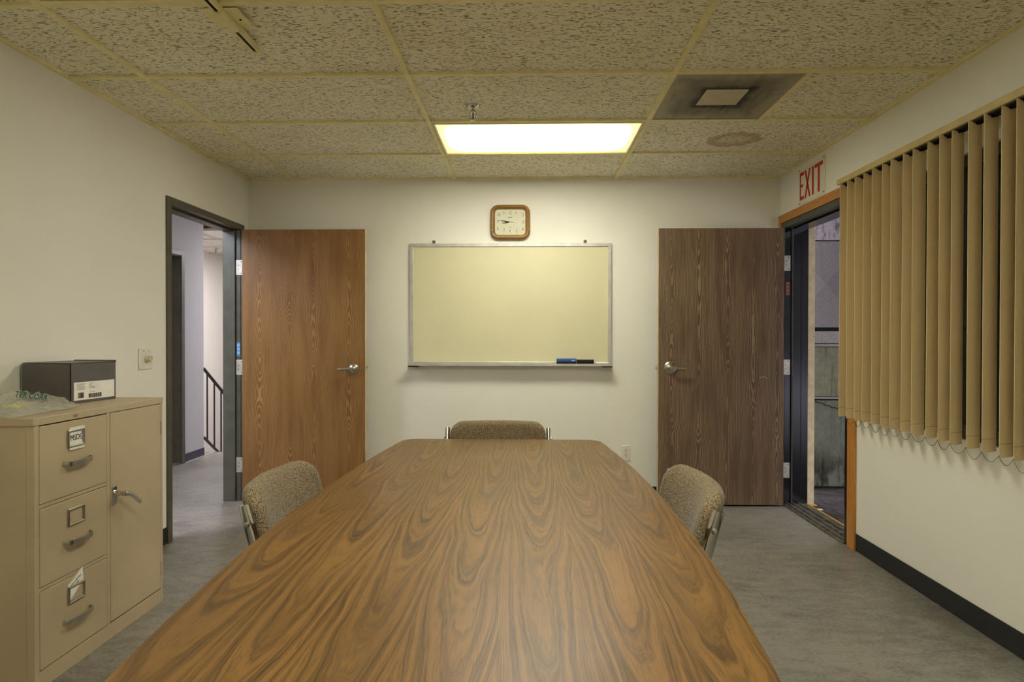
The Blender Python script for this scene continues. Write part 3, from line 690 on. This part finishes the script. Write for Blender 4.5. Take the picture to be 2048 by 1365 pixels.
cx, cz = -.128, 2.0975
ck = thing('wall_clock', (cx, D, cz), 'oak framed wall clock above the whiteboard', 'clock')
path = rrect(.30, .262, .062, 8, cx, cz)
fr = lambda x, z, d: (x, D-d, z)
prof = [(0, .0005), (0, .022), (-.005, .033), (-.013, .038), (-.020, .036), (-.027, .026), (-.034, .018), (-.034, .0005)]
MB().sweep(path, prof, fr).build('frame', 'clock_oak', ck, smooth=True)
n0 = MB().prism(rrect(.236, .198, .030, 6, cx, cz), D-.014, D-.0005, 'y').build('dial', 'white_plastic', ck)
MAT['dial'] = plain('clock_dial', (206, 202, 172), .45, 0, .4, .01); n0.data.materials[0] = MAT['dial']
MB().sweep(rrect(.236, .198, .030, 6, cx, cz), [(-.001, .0142), (-.001, .0155), (-.003, .0155), (-.003, .0142)], fr).build('dial_rim', 'slot', ck)
k_ = 1/4033
yd = D-.0143
for s_, zx, zy in (('12', 920, 420), ('1', 1105, 420), ('2', 1315, 480), ('3', 1320, 700), ('4', 1310, 920), ('5', 1125, 970), ('6', 918, 960), ('7', 735, 955), ('8', 545, 905), ('9', 545, 685), ('10', 570, 475), ('11', 740, 420)):
    text(s_, .033, 'numeral', 'darkprint', ck, (cx+(zx-925)*k_, yd, cz-(zy-700)*k_), ROT_FAR, sx=.72, bold=-.0001)
for zx, zy in ((480, 415), (470, 685), (470, 945), (712, 1045), (918, 1045), (1125, 1045), (1370, 955), (1375, 700), (1375, 432)):
    bx(cx+(zx-925)*k_-.0017, cx+(zx-925)*k_+.0017, yd-.0006, yd, cz-(zy-700)*k_-.0017, cz-(zy-700)*k_+.0017).build('minute_mark', 'ink', ck)
bx(cx-.017, cx+.017, yd-.0005, yd, cz+.033, cz+.038).build('dial_print', 'greyink', ck); bx(cx-.011, cx+.011, yd-.0005, yd, cz-.040, cz-.037).build('dial_print', 'greyink', ck)
def hand(name, tip, back, w, dy, mat):
    c = Vector((cx-.001, cz+.001)); t_ = Vector((cx+(tip[0]-925)*k_, cz-(tip[1]-700)*k_)); d = (t_-c).normalized(); n_ = Vector((-d.y, d.x)); L = (t_-c).length
    pts = [c-d*back+n_*w*.4, c-d*back-n_*w*.4, c+d*L*.45-n_*w, t_-n_*.0006, t_+n_*.0006, c+d*L*.45+n_*w]
    MB().prism([(p.x, p.y) for p in pts], yd-dy-.001, yd-dy, 'y').build(name, mat, ck)
hand('minute_hand', (560, 640), .008, .0032, .004, 'ink'); hand('hour_hand', (660, 738), .008, .0042, .002, 'ink'); hand('second_hand', (1065, 702), .02, .0014, .006, 'greyink')
MB().lathe([(.004, 0), (.004, -.007)], (cx-.001, yd, cz+.001), 'y', 12).build('hand_cap', 'brushed', ck)
ot = thing('wall_outlet', (.749, D, .354), 'ivory duplex outlet low on far wall beside dark door', 'outlet')
MB().prism(rrect(.068, .113, .004, 3, .749, .354), D-.006, D-.0005, 'y').build('cover_plate', 'white_plastic', ot, bevel=.002)
for dz in (.020, -.020):
    rc = MB().prism(rrect(.034, .029, .011, 5, .749, .354+dz), D-.0085, D-.006, 'y').build('receptacle', 'white_plastic', ot)
    bx(.749-.0085, .749-.006, D-.0092, D-.0084, .354+dz-.001, .354+dz+.008).build('slot', 'slot', rc)
    bx(.749+.006, .749+.0085, D-.0092, D-.0084, .354+dz-.001, .354+dz+.007).build('slot', 'slot', rc)
    MB().lathe([(.003, -.0008), (.003, 0)], (.749, D-.0084, .354+dz-.008), 'y', 10).build('ground_hole', 'slot', rc)
MB().lathe([(.003, -.001), (.003, 0)], (.749, D-.006, .354), 'y', 10).build('screw', 'brushed', ot)

# left wall: dimmer
sw = thing('dimmer_switch', (XL, 3.345, 1.105), 'ivory dimmer plate with round knob on left wall', 'light switch')
MB().prism(rrect(.118, .116, .005, 3, 3.345, 1.105), XL+.0005, XL+.007, 'x').build('cover_plate', 'white_plastic', sw, bevel=.002)
kn = MB().lathe([(.021, 0), (.021, .006), (.017, .01), (.016, .026), (.013, .028)], (XL+.007, 3.352, 1.105), 'x', 24).build('knob', 'knob', sw, smooth=True)
bx(XL+.034, XL+.037, 3.351, 3.353, 1.108, 1.119).build('pointer', 'greyink', kn)
for dy in (-.02, .025):  MB().lathe([(.003, 0), (.003, .001)], (XL+.007, 3.345+dy, 1.148), 'x', 8).build('screw', 'greyink', sw)

# ------------------------------------------------------------------ ceiling fittings
df = thing('air_diffuser', (.974, 3.083, H), 'sooty square perforated air diffuser in the ceiling', 'air diffuser')
a0, a1, b0, b1 = GX+GW+TW, GX+GW*1.5-TW, GY-2*GS+TW, GY-GS-TW
bx(a0, a1, b0, b1, H+.004, H+.010).build('perforated_face', 'diffuser', df)
m = MB()
for q_ in ((a0, a1, b0, b0+.012), (a0, a1, b1-.012, b1), (a0, a0+.012, b0+.012, b1-.012), (a1-.012, a1, b0+.012, b1-.012)): m.box(*q_, H+.001, H+.004)
m.build('face_rim', 'diffuser', df)
MAT['soffit'] = plain('pale_deflector', (206, 196, 164), .6, 0, .3, .03)
bx(.868, 1.072, 2.97, 3.165, H+.0005, H+.004).build('centre_plate', 'soffit', df, bevel=.002)
rg = thing('return_grille', (GX-GW*.75, GY-3.5*GS, H), 'perforated return air grille at the upper left ceiling edge', 'air grille')
a0, a1, b0, b1 = GX-GW+TW, GX-GW*.5-TW, GY-4*GS+TW, GY-3*GS-TW
bx(a0, a1, b0, b1, H+.006, H+.011).build('perforated_face', 'perf', rg)
m = MB()
for q_ in ((a0, a1, b0, b0+.02), (a0, a1, b1-.02, b1), (a0, a0+.02, b0+.02, b1-.02), (a1-.02, a1, b0+.02, b1-.02)): m.box(*q_, H+.001, H+.006)
m.build('face_rim', 'tee', rg)
tr = thing('track_light_rail', (-1.12, 2.0, H), 'cream track lighting rail with feed box on the ceiling', 'lighting track')
MAT['track'] = plain('cream_track_enamel', (240, 228, 172), .45, 0, .4, .03)
zt = H-.0005
for y0, y1 in ((1.25, 2.19), (2.30, 2.487)):
    m = MB().box(-1.137, -1.103, y0, y1, zt-.004, zt).box(-1.137, -1.131, y0, y1, zt-.022, zt-.004).box(-1.109, -1.103, y0, y1, zt-.022, zt-.004).box(-1.131, -1.127, y0, y1, zt-.022, zt-.018).box(-1.113, -1.109, y0, y1, zt-.022, zt-.018)
    m.build('rail', 'track', tr)
    bx(-1.127, -1.113, y0+.005, y1-.004, zt-.0175, zt-.0045).build('conductor_slot', 'slot', tr)
bx(-1.137, -1.103, 2.487, 2.492, zt-.022, zt).build('end_cap', 'track', tr)
bx(-1.19, -1.05, 2.185, 2.315, zt-.006, zt+.0).build('canopy_plate', 'track', tr, bevel=.003)
bx(-1.139, -1.101, 2.18, 2.31, zt-.030, zt-.006).build('feed_box', 'track', tr, bevel=.003)
MB().lathe([(.005, -.008), (.005, -.005)], (-1.075, 2.26, zt), 'z', 10).build('screw', 'slot', tr)

# ------------------------------------------------------------------ conference table
TX, TZ, TY0, TY1, TYM = -.121, .74, .488, 2.908, 1.70
def half(y): o = y-TYM; return .538-(.052 if o > 0 else .078)*o*o
pts = []
rc = .075
ysamp = [TY0+rc+(TY1-TY0-2*rc)*i/24 for i in range(25)]
rgt = [(TX+half(y), y) for y in ysamp]
def corner(cx_, cy_, a0, r): return [(cx_+r*math.cos(R(a0+15*k)), cy_+r*math.sin(R(a0+15*k))) for k in range(1, 6)]
h1, h0 = half(TY1-rc), half(TY0+rc)
out = rgt+corner(TX+h1-rc, TY1-rc, 0, rc)+[(TX+h1-rc, TY1), (TX-h1+rc, TY1)]+corner(TX-h1+rc, TY1-rc, 90, rc)
out += [(TX-half(y), y) for y in ysamp[::-1]]+corner(TX-h0+rc, TY0+rc, 180, rc)+[(TX-h0+rc, TY0), (TX+h0-rc, TY0)]+corner(TX+h0-rc, TY0+rc, 270, rc)
tb = thing('conference_table', (TX, TYM, 0), 'boat shaped walnut laminate conference table filling the foreground', 'table')
MB().prism(out, TZ-.03, TZ).build('table_top', 'table', tb, bevel=.002)
def shrink(k): return [(TX+(x-TX)*k, TYM+(y-TYM)*k) for x, y in out]
MAT['edge'] = plain('brown_edge_band', (112, 80, 44), .4, 0, .5, .06)
m = MB(); n = len(out); vs = []
for k, z in ((1.0015, TZ-.003), (1.003, TZ-.008), (1.003, TZ-.026), (1.0015, TZ-.031), (.985, TZ-.031)):
    vs += [(x, y, z) for x, y in shrink(k)]
m.add(vs, [(i*n+j, i*n+(j+1) % n, (i+1)*n+(j+1) % n, (i+1)*n+j) for i in range(4) for j in range(n)]); m.build('edge_band', 'edge', tb, smooth=True)
for yy in (1.05, 2.35):
    bx(TX-.22, TX+.22, yy-.03, yy+.03, .04, TZ-.03).build('pedestal_panel', 'table', tb, bevel=.003)
    bx(TX-.30, TX+.30, yy-.06, yy+.06, 0, .04).build('pedestal_foot', 'edge', tb, bevel=.006)
bx(TX-.012, TX+.012, 1.08, 2.32, .30, .55).build('stretcher', 'table', tb, bevel=.003)

# ------------------------------------------------------------------ chairs: local +y is the way the sitter faces
def pad(w, h, t, r, dome, fn, nc=10):
    """upholstered pad: rounded outline w x h, thickness t; fn(u, v, d) -> point"""
    rings = []; half_t = t/2
    for k in range(9):
        a = math.pi*k/8; rings.append((half_t*(1-math.sin(a)), half_t*math.cos(a)))
    front = [(half_t+.05*j/2*(1.9 if j else 1), half_t+dome*(1-(1-j/3)**2)) for j in (2, 1)]
    back = [(i_, -(d_)) for i_, d_ in front[::-1]]
    seq = front+rings+back; vs = []; fs = []; n = None
    for ins, d in seq:
        o = rrect(w-2*ins, h-2*ins, max(.012, r-ins*.8), nc); n = len(o)
        # extra samples on straight runs so the pad can curve
        vs += [(x, y, d) for x, y in o]
    fs = [(i*n+j, i*n+(j+1) % n, (i+1)*n+(j+1) % n, (i+1)*n+j) for i in range(len(seq)-1) for j in range(n)]
    bm = bmesh.new(); bv = [bm.verts.new(v) for v in vs]
    for f in fs: bm.faces.new([bv[i] for i in f])
    bm.faces.new([bv[i] for i in range(n)]); bm.faces.new([bv[(len(seq)-1)*n+i] for i in range(n)])
    for k in range(-7, 8):                              # slice across the width so it can bend
        c = w*k/16
        bmesh.ops.bisect_plane(bm, geom=bm.verts[:]+bm.edges[:]+bm.faces[:], plane_co=(c, 0, 0), plane_no=(1, 0, 0))
    for k in range(-3, 4):
        bmesh.ops.bisect_plane(bm, geom=bm.verts[:]+bm.edges[:]+bm.faces[:], plane_co=(0, h*k/8, 0), plane_no=(0, 1, 0))
    mb = MB(); bm.verts.index_update()
    mb.add([fn(v.co.x, v.co.y, v.co.z) for v in bm.verts], [[v.index for v in f.verts] for f in bm.faces]); bm.free(); return mb
REC = R(15)
def make_chair(label, group):
    t = thing('side_chair', (0, 0, 0), label, 'chair', group); t['_world'] = 0
    BW, BH, zt_ = .47, .36, .812
    def bk(u, v, d):                                    # back pad: v up the pad, d towards the sitter
        curve = .055*(u/(BW/2))**2
        dd = d+curve-.03; vv = v-BH/2
        return (u, dd*math.cos(REC)+vv*-math.sin(REC)*-1*-1, zt_+vv*math.cos(REC)+dd*0.0) if False else (u, -.0+dd*math.cos(REC)-vv*math.sin(REC), zt_+vv*math.cos(REC)+dd*math.sin(REC)*.0)
    b = pad(BW, BH, .062, .062, .006, bk).build('backrest', 'tweed', t, smooth=True)
    for s in (-1, 1): MB().tube([bk(s*(BW/2-.040), -BH/2+.05+(BH-.10)*k/12, .0312) for k in range(13)], .0012, 6).build('seam', 'seam', t, smooth=True)
    se = lambda u, v, d: (u, .32+v-.02, .455+d-.02*max(0, (v-.12)/.12)**2)
    pad(.47, .46, .065, .07, .006, se).build('seat', 'tweed', t, smooth=True)
    for s in (-1, 1):
        x = s*(BW/2+.014); yo = .02
        top = (x, yo, .776); k = math.tan(REC)
        P = fillet([top, (x, yo+(.776-.44)*k, .44), (x, .54, .425), (x, .60, .02), (x, .08, .014)], .075, 8)
        MB().tube(P, .0165, 14, flat=.72).build('side_frame', 'chrome', t, smooth=True)
        up = Vector((0, -math.sin(REC), math.cos(REC)))
        cp = Vector(top); MB().tube([cp-up*.004, cp+up*.002, cp+up*.005], .0155, 14, flat=.72).build('tube_cap', 'chrome', t, smooth=True)
        MB().lathe([(.0075, 0), (.0075, s*.003), (.004, s*.006)], (x+s*.0115, yo+.045*k, .731), 'x', 12).build('bolt', 'slot' if False else 'brushed', t, smooth=True)
        MB().lathe([(.004, 0), (.004, -s*.02)], (x-s*.008, yo+.045*k, .731), 'x', 8).build('spacer', 'chrome', t)
        MB().lathe([(.0165, 0), (.0165, .03)], (x, .09, .014), 'y', 10).build('floor_glide', 'slot', t)
    for y_, z_ in ((.56, .40), (.10, .014)):
        MB().tube([(-(BW/2+.014), y_, z_), (BW/2+.014, y_, z_)], .011, 10).build('crossbar', 'chrome', t, smooth=True)
    return t
def copy_tree(o, parent=None):
    c = o.copy(); COL.objects.link(c); c.parent = parent
    for ch in list(o.children): copy_tree(ch, c)
    return c
proto = make_chair('taupe tweed chair with chrome uprights at the far end of table', 'tweed conference chairs')
places = [((-.142, 3.02, 0), 180, None), ((-.775, 1.855, 0), -90, 'taupe tweed chair on the left side of the table'), ((.515, 1.835, 0), 90, 'taupe tweed chair on the right side of the table')]
chairs = [proto]+[copy_tree(proto) for _ in range(2)]
for o, (loc, rz, lab) in zip(chairs, places):
    o.location = loc; o.rotation_euler = (0, 0, R(rz))
    if lab: o['label'] = lab

# ------------------------------------------------------------------ cabinet
CX, CY0, CY1, CZ = -1.689, 2.041, 2.777, .949
cb = thing('storage_cabinet', ((CX+XL)/2, (CY0+CY1)/2, 0), 'tan steel cabinet with three file drawers and a door', 'cabinet')
cbk = XL+.012
m = MB().box(cbk, CX-.0305, CY0+.001, CY0+.012, 0, CZ-.028).box(cbk, CX-.0305, CY1-.012, CY1-.001, 0, CZ-.028).box(cbk, cbk+.01, CY0+.012, CY1-.012, 0, CZ-.028).box(cbk+.01, CX-.03, CY0+.012, CY1-.012, .03, .06)
m.build('body', 'cabinet', cb)
bx(cbk, CX+.001, CY0-.004, CY1+.003, CZ-.028, CZ).build('top', 'cabinet', cb, bevel=.003)
yd0, yd1, ye0, ye1 = 2.064, 2.400, 2.422, 2.757
m = MB().box(CX-.03, CX-.001, CY0, yd0-.002, 0, CZ-.028).box(CX-.03, CX-.001, yd1+.002, ye0-.002, .062, CZ-.028).box(CX-.03, CX-.001, ye1+.002, CY1, 0, CZ-.028).box(CX-.03, CX-.001, yd0-.002, ye1+.002, 0, .062)
m.build('face_frame', 'cabinet', cb, bevel=.0015)
bx(CX-.034, CX-.022, yd0-.002, ye1+.002, .062, CZ-.028).build('recess_back', 'slot', cb)
zz = [(.644, .918), (.354, .629), (.065, .339)]
for z0, z1 in ((.630, .643), (.340, .353)): bx(CX-.02, CX-.003, yd0-.002, yd1+.002, z0, z1).build('divider_rail', 'cabinet', cb, bevel=.001)
for i, (z0, z1) in enumerate(zz):
    d = bx(CX-.02, CX, yd0, yd1, z0+.001, z1-.001).build('drawer', 'cabinet', cb, bevel=.002)
    hz = z0+.120; hy = 2.234
    path = fillet([(CX, hy-.066, hz), (CX+.022, hy-.058, hz), (CX+.030, hy, hz-.001), (CX+.022, hy+.058, hz), (CX, hy+.066, hz)], .03, 6)
    m = MB(); vs = []                                    # flat bow pull: a strap 16 mm tall, tilted out
    for p_ in path: vs += [(p_.x, p_.y, p_.z-.010), (p_.x+.003, p_.y, p_.z-.008), (p_.x+.004, p_.y, p_.z+.008), (p_.x, p_.y, p_.z+.010)]
    k = len(path); m.add(vs, [(a*4+b, a*4+(b+1) % 4, (a+1)*4+(b+1) % 4, (a+1)*4+b) for a in range(k-1) for b in range(4)]+[(0, 1, 2, 3), tuple((k-1)*4+b for b in range(4))])
    m.build('pull_handle', 'brushed', d, smooth=True)
    cz_ = z0+.208; cyh = 2.231
    MB().sweep(rrect(.086, .066, .004, 2, cyh, cz_), [(0, 0), (0, .005), (-.004, .007), (-.009, .005), (-.009, 0)], lambda a, b, c: (CX+c, a, b)).build('label_holder', 'brushed', d, smooth=True)
    if i == 0:
        bx(CX+.0002, CX+.0022, cyh-.037, cyh+.037, cz_-.028, cz_+.030).build('label_card', 'paper', d)
        bx(CX+.005, CX+.0058, cyh-.036, cyh+.040, cz_+.030, cz_+.042).build('label_tab', 'paper', d)
        bx(CX+.005, CX+.0058, cyh-.036, cyh+.040, cz_-.042, cz_-.034).build('label_tab', 'paper', d)
        text('MSDS', .030, 'lettering', 'ink', d, (CX+.0026, cyh, cz_+.001), ROT_LEFT, sx=.80)
        m = MB(); m.box(CX+.0024, CX+.003, cyh+.033, cyh+.035, cz_-.018, cz_+.018).box(CX+.0024, CX+.003, cyh+.026, cyh+.033, cz_+.016, cz_+.018); m.build('bracket_stroke', 'ink', d)
    if i == 2:
        pts = [(cyh-.037, cz_-.026), (cyh+.036, cz_+.034), (cyh+.032, cz_+.084), (cyh-.041, cz_+.038)]
        MB().prism(pts, CX+.0006, CX+.0020, 'x').build('label_card', 'paper', d)
        rnd = random.Random(3)
        for r0, n_ in ((.014, 8), (.001, 4)):
            for k in range(n_):
                y_ = cyh-.030+k*.0068+(0 if n_ == 8 else .014); z_ = cz_+.030+r0+(y_-cyh)*.46
                MB().tube([(CX+.0022, y_, z_), (CX+.0022, y_+.0025, z_+rnd.uniform(.004, .008)), (CX+.0022, y_+.005, z_+rnd.uniform(-.001, .003)), (CX+.0022, y_+.0062, z_+rnd.uniform(.002, .006))], .0007, 5).build('pen_stroke', 'ink', d)
dd = bx(CX-.02, CX, ye0, ye1, .068, .919).build('door', 'cabinet', cb, bevel=.002)
MB().prism(rrect(.024, .076, .004, 3, 2.442, .581), CX, CX+.006, 'x').build('handle_plate', 'chrome', dd, bevel=.002)
MB().lathe([(.013, .006), (.013, .018), (.010, .022), (.010, .040), (.012, .044), (.012, .052), (.006, .056)], (CX, 2.446, .588), 'x', 18).build('handle_hub', 'chrome', dd, smooth=True)
MB().tube(fillet([(CX+.046, 2.446, .588), (CX+.050, 2.475, .578), (CX+.050, 2.535, .530)], .03), .009, 12, flat=.7).build('handle_lever', 'chrome', dd, smooth=True)
for z_ in (.81, .16): MB().tube([(CX+.001, ye1+.004, z_-.03), (CX+.001, ye1+.004, z_+.03)], .005, 8).build('door_hinge', 'slot' if False else 'cabinet', dd, smooth=True)
m = MB(); m.box(CX+.001, CX+.0016, 2.221, 2.2225, .929, .939).box(CX+.001, CX+.0016, 2.2225, 2.226, .929, .9305)
for z_ in (.929, .9335, .938): m.box(CX+.001, CX+.0016, 2.230, 2.241, z_, z_+.0012)
m.box(CX+.001, CX+.0016, 2.230, 2.2315, .929, .939); m.build('maker_badge', 'slot', cb)

# shoe box on the cabinet
bc = Vector((-1.891, 2.474)); e1 = (Vector((-1.864, 2.712))-bc).normalized(); e2 = Vector((-e1.y, e1.x)); LB, WB, HB = .238, .232, .172
sb = thing('shoe_box', (bc.x-.1, bc.y+.12, CZ), 'charcoal cardboard shoe box with a white barcode label', 'box')
def bp(a, b, z): q_ = bc+e1*a+e2*b; return (q_.x, q_.y, z)
def bbox(a0, a1, b0, b1, z0, z1):
    m = MB(); v = [bp(a, b, z) for z in (z0, z1) for b in (b0, b1) for a in (a0, a1)]
    return m.add(v, [(0, 2, 3, 1), (4, 5, 7, 6), (0, 1, 5, 4), (2, 6, 7, 3), (0, 4, 6, 2), (1, 3, 7, 5)])
bbox(0, LB, 0, WB, CZ+.0005, CZ+HB-.006).build('carton', 'boxcard', sb, bevel=.0015)
bbox(.002, LB-.002, .002, WB-.002, CZ+HB-.005, CZ+HB-.001).build('lid', 'boxcard', sb, bevel=.001)
bbox(LB-.004, LB+.001, -.001, WB*.9, CZ+HB-.006, CZ+HB+.003).build('lid_flap', 'boxcard', sb)
bbox(-.0012, 0, -.0015, .004, CZ+.002, CZ+HB-.006).build('corner_fold', 'slot', sb)
bbox(-.0006, .004, WB, WB+.003, CZ+.002, CZ+HB-.006).build('teal_edge', 'boxtrim', sb)
fb = lambda a0, a1, z0, z1, nm, mat, d=.0008, o=0.: bbox(a0, a1, -o-d, -o, CZ+z0, CZ+z1).build(nm, mat, sb)
fb(.014, .228, .012, .088, 'shipping_label', 'paper')
rnd = random.Random(5)
def barcode(a0, a1, z0, z1):
    m = MB(); a = a0
    while a < a1:
        w_ = rnd.choice((.0012, .002, .003)); q_ = bbox(a, min(a1, a+w_), -.0014, -.0009, CZ+z0, CZ+z1); m.add(q_.v, q_.f); a += w_+rnd.choice((.0012, .002))
    m.build('barcode', 'ink', sb)
barcode(.034, .064, .020, .044); barcode(.088, .158, .018, .036)
m = MB()
for a0, a1, zs_ in ((.028, .072, (.080, .075, .070, .065, .060, .055)), (.090, .116, (.080, .075, .070)), (.092, .125, (.064, .060)), (.094, .125, (.041,))):
    for z_ in zs_: q_ = bbox(a0, a1-rnd.uniform(0, .01), -.0013, -.0009, CZ+z_, CZ+z_+.0016); m.add(q_.v, q_.f)
m.build('label_print', 'greyink', sb)

# clear plastic bag in front of the box
pb = thing('plastic_bag', (-1.93, 2.27, CZ), 'crumpled clear plastic bag with green print before the shoe box', 'plastic bag')
def ridge(x, y):
    q_ = (x+1.925)*.64-(y-2.336)*.77; k_ = min(1, max(0, (q_+.015)/.06)); return 1.0-.62*k_*k_*(3-2*k_)
def bag_mesh(zoff, seed, nx=34, ny=40):
    rnd = random.Random(seed); from mathutils import noise as N_
    v = []
    for j in range(ny+1):
        for i in range(nx+1):
            s_, t_ = i/nx, j/ny
            x = -2.105+.335*s_-.10*max(0, t_-.72)*2*s_+.012*N_.noise(Vector((s_*3, t_*3, seed))); y = 2.055+.40*t_-.02*s_+.012*N_.noise(Vector((s_*3+9, t_*3, seed)))
            e = min(1, 5*min(s_, 1-s_, t_, 1-t_)+.02)
            z = CZ+.0015+e*(zoff*ridge(x, y)+.010*abs(N_.noise(Vector((x*17, y*17, seed))))+.005*N_.noise(Vector((x*48, y*60, seed+4)))+.014*(1-min(1, abs(N_.noise(Vector((x*13-y*9, y*11+x*4, seed+3)))*3)))**3+.008*abs(N_.noise(Vector((x*30+y*22, y*8, seed+8)))))
            v.append((x, y, max(CZ+.001, z)))
    return MB().add(v, [(j*(nx+1)+i, j*(nx+1)+i+1, (j+1)*(nx+1)+i+1, (j+1)*(nx+1)+i) for j in range(ny) for i in range(nx)])
bag_mesh(.050, 2).build('top_film', 'bag', pb, smooth=True)
bag_mesh(.008, 5).build('bottom_film', 'bag', pb, smooth=True)
gr_ = Matrix.Rotation(R(42), 4, 'Z') @ Matrix.Rotation(R(58), 4, 'X') @ Matrix.Rotation(R(-14), 4, 'Z')
text('TER CORR', .034, 'printed_lettering', 'greenink', pb, at(63, 793, x=-1.890), gr_, sx=.62, bold=.0006)
m = MB(); rnd = random.Random(9)
for k in range(2):
    c = Vector((-1.955+.03*k, 2.13+.06*k, CZ+.018)); vs = [(c.x+dx*.05+rnd.uniform(-.01, .01), c.y+dy*.045, c.z+rnd.uniform(-.004, .012)) for dy in (-1, 0, 1) for dx in (-1, 0, 1)]
    m.add(vs, [(0, 1, 4, 3), (1, 2, 5, 4), (3, 4, 7, 6), (4, 5, 8, 7)])
m.build('yellow_tag', 'yellow', pb)

for o in bpy.data.objects:
    if '_world' in o: del o['_world']
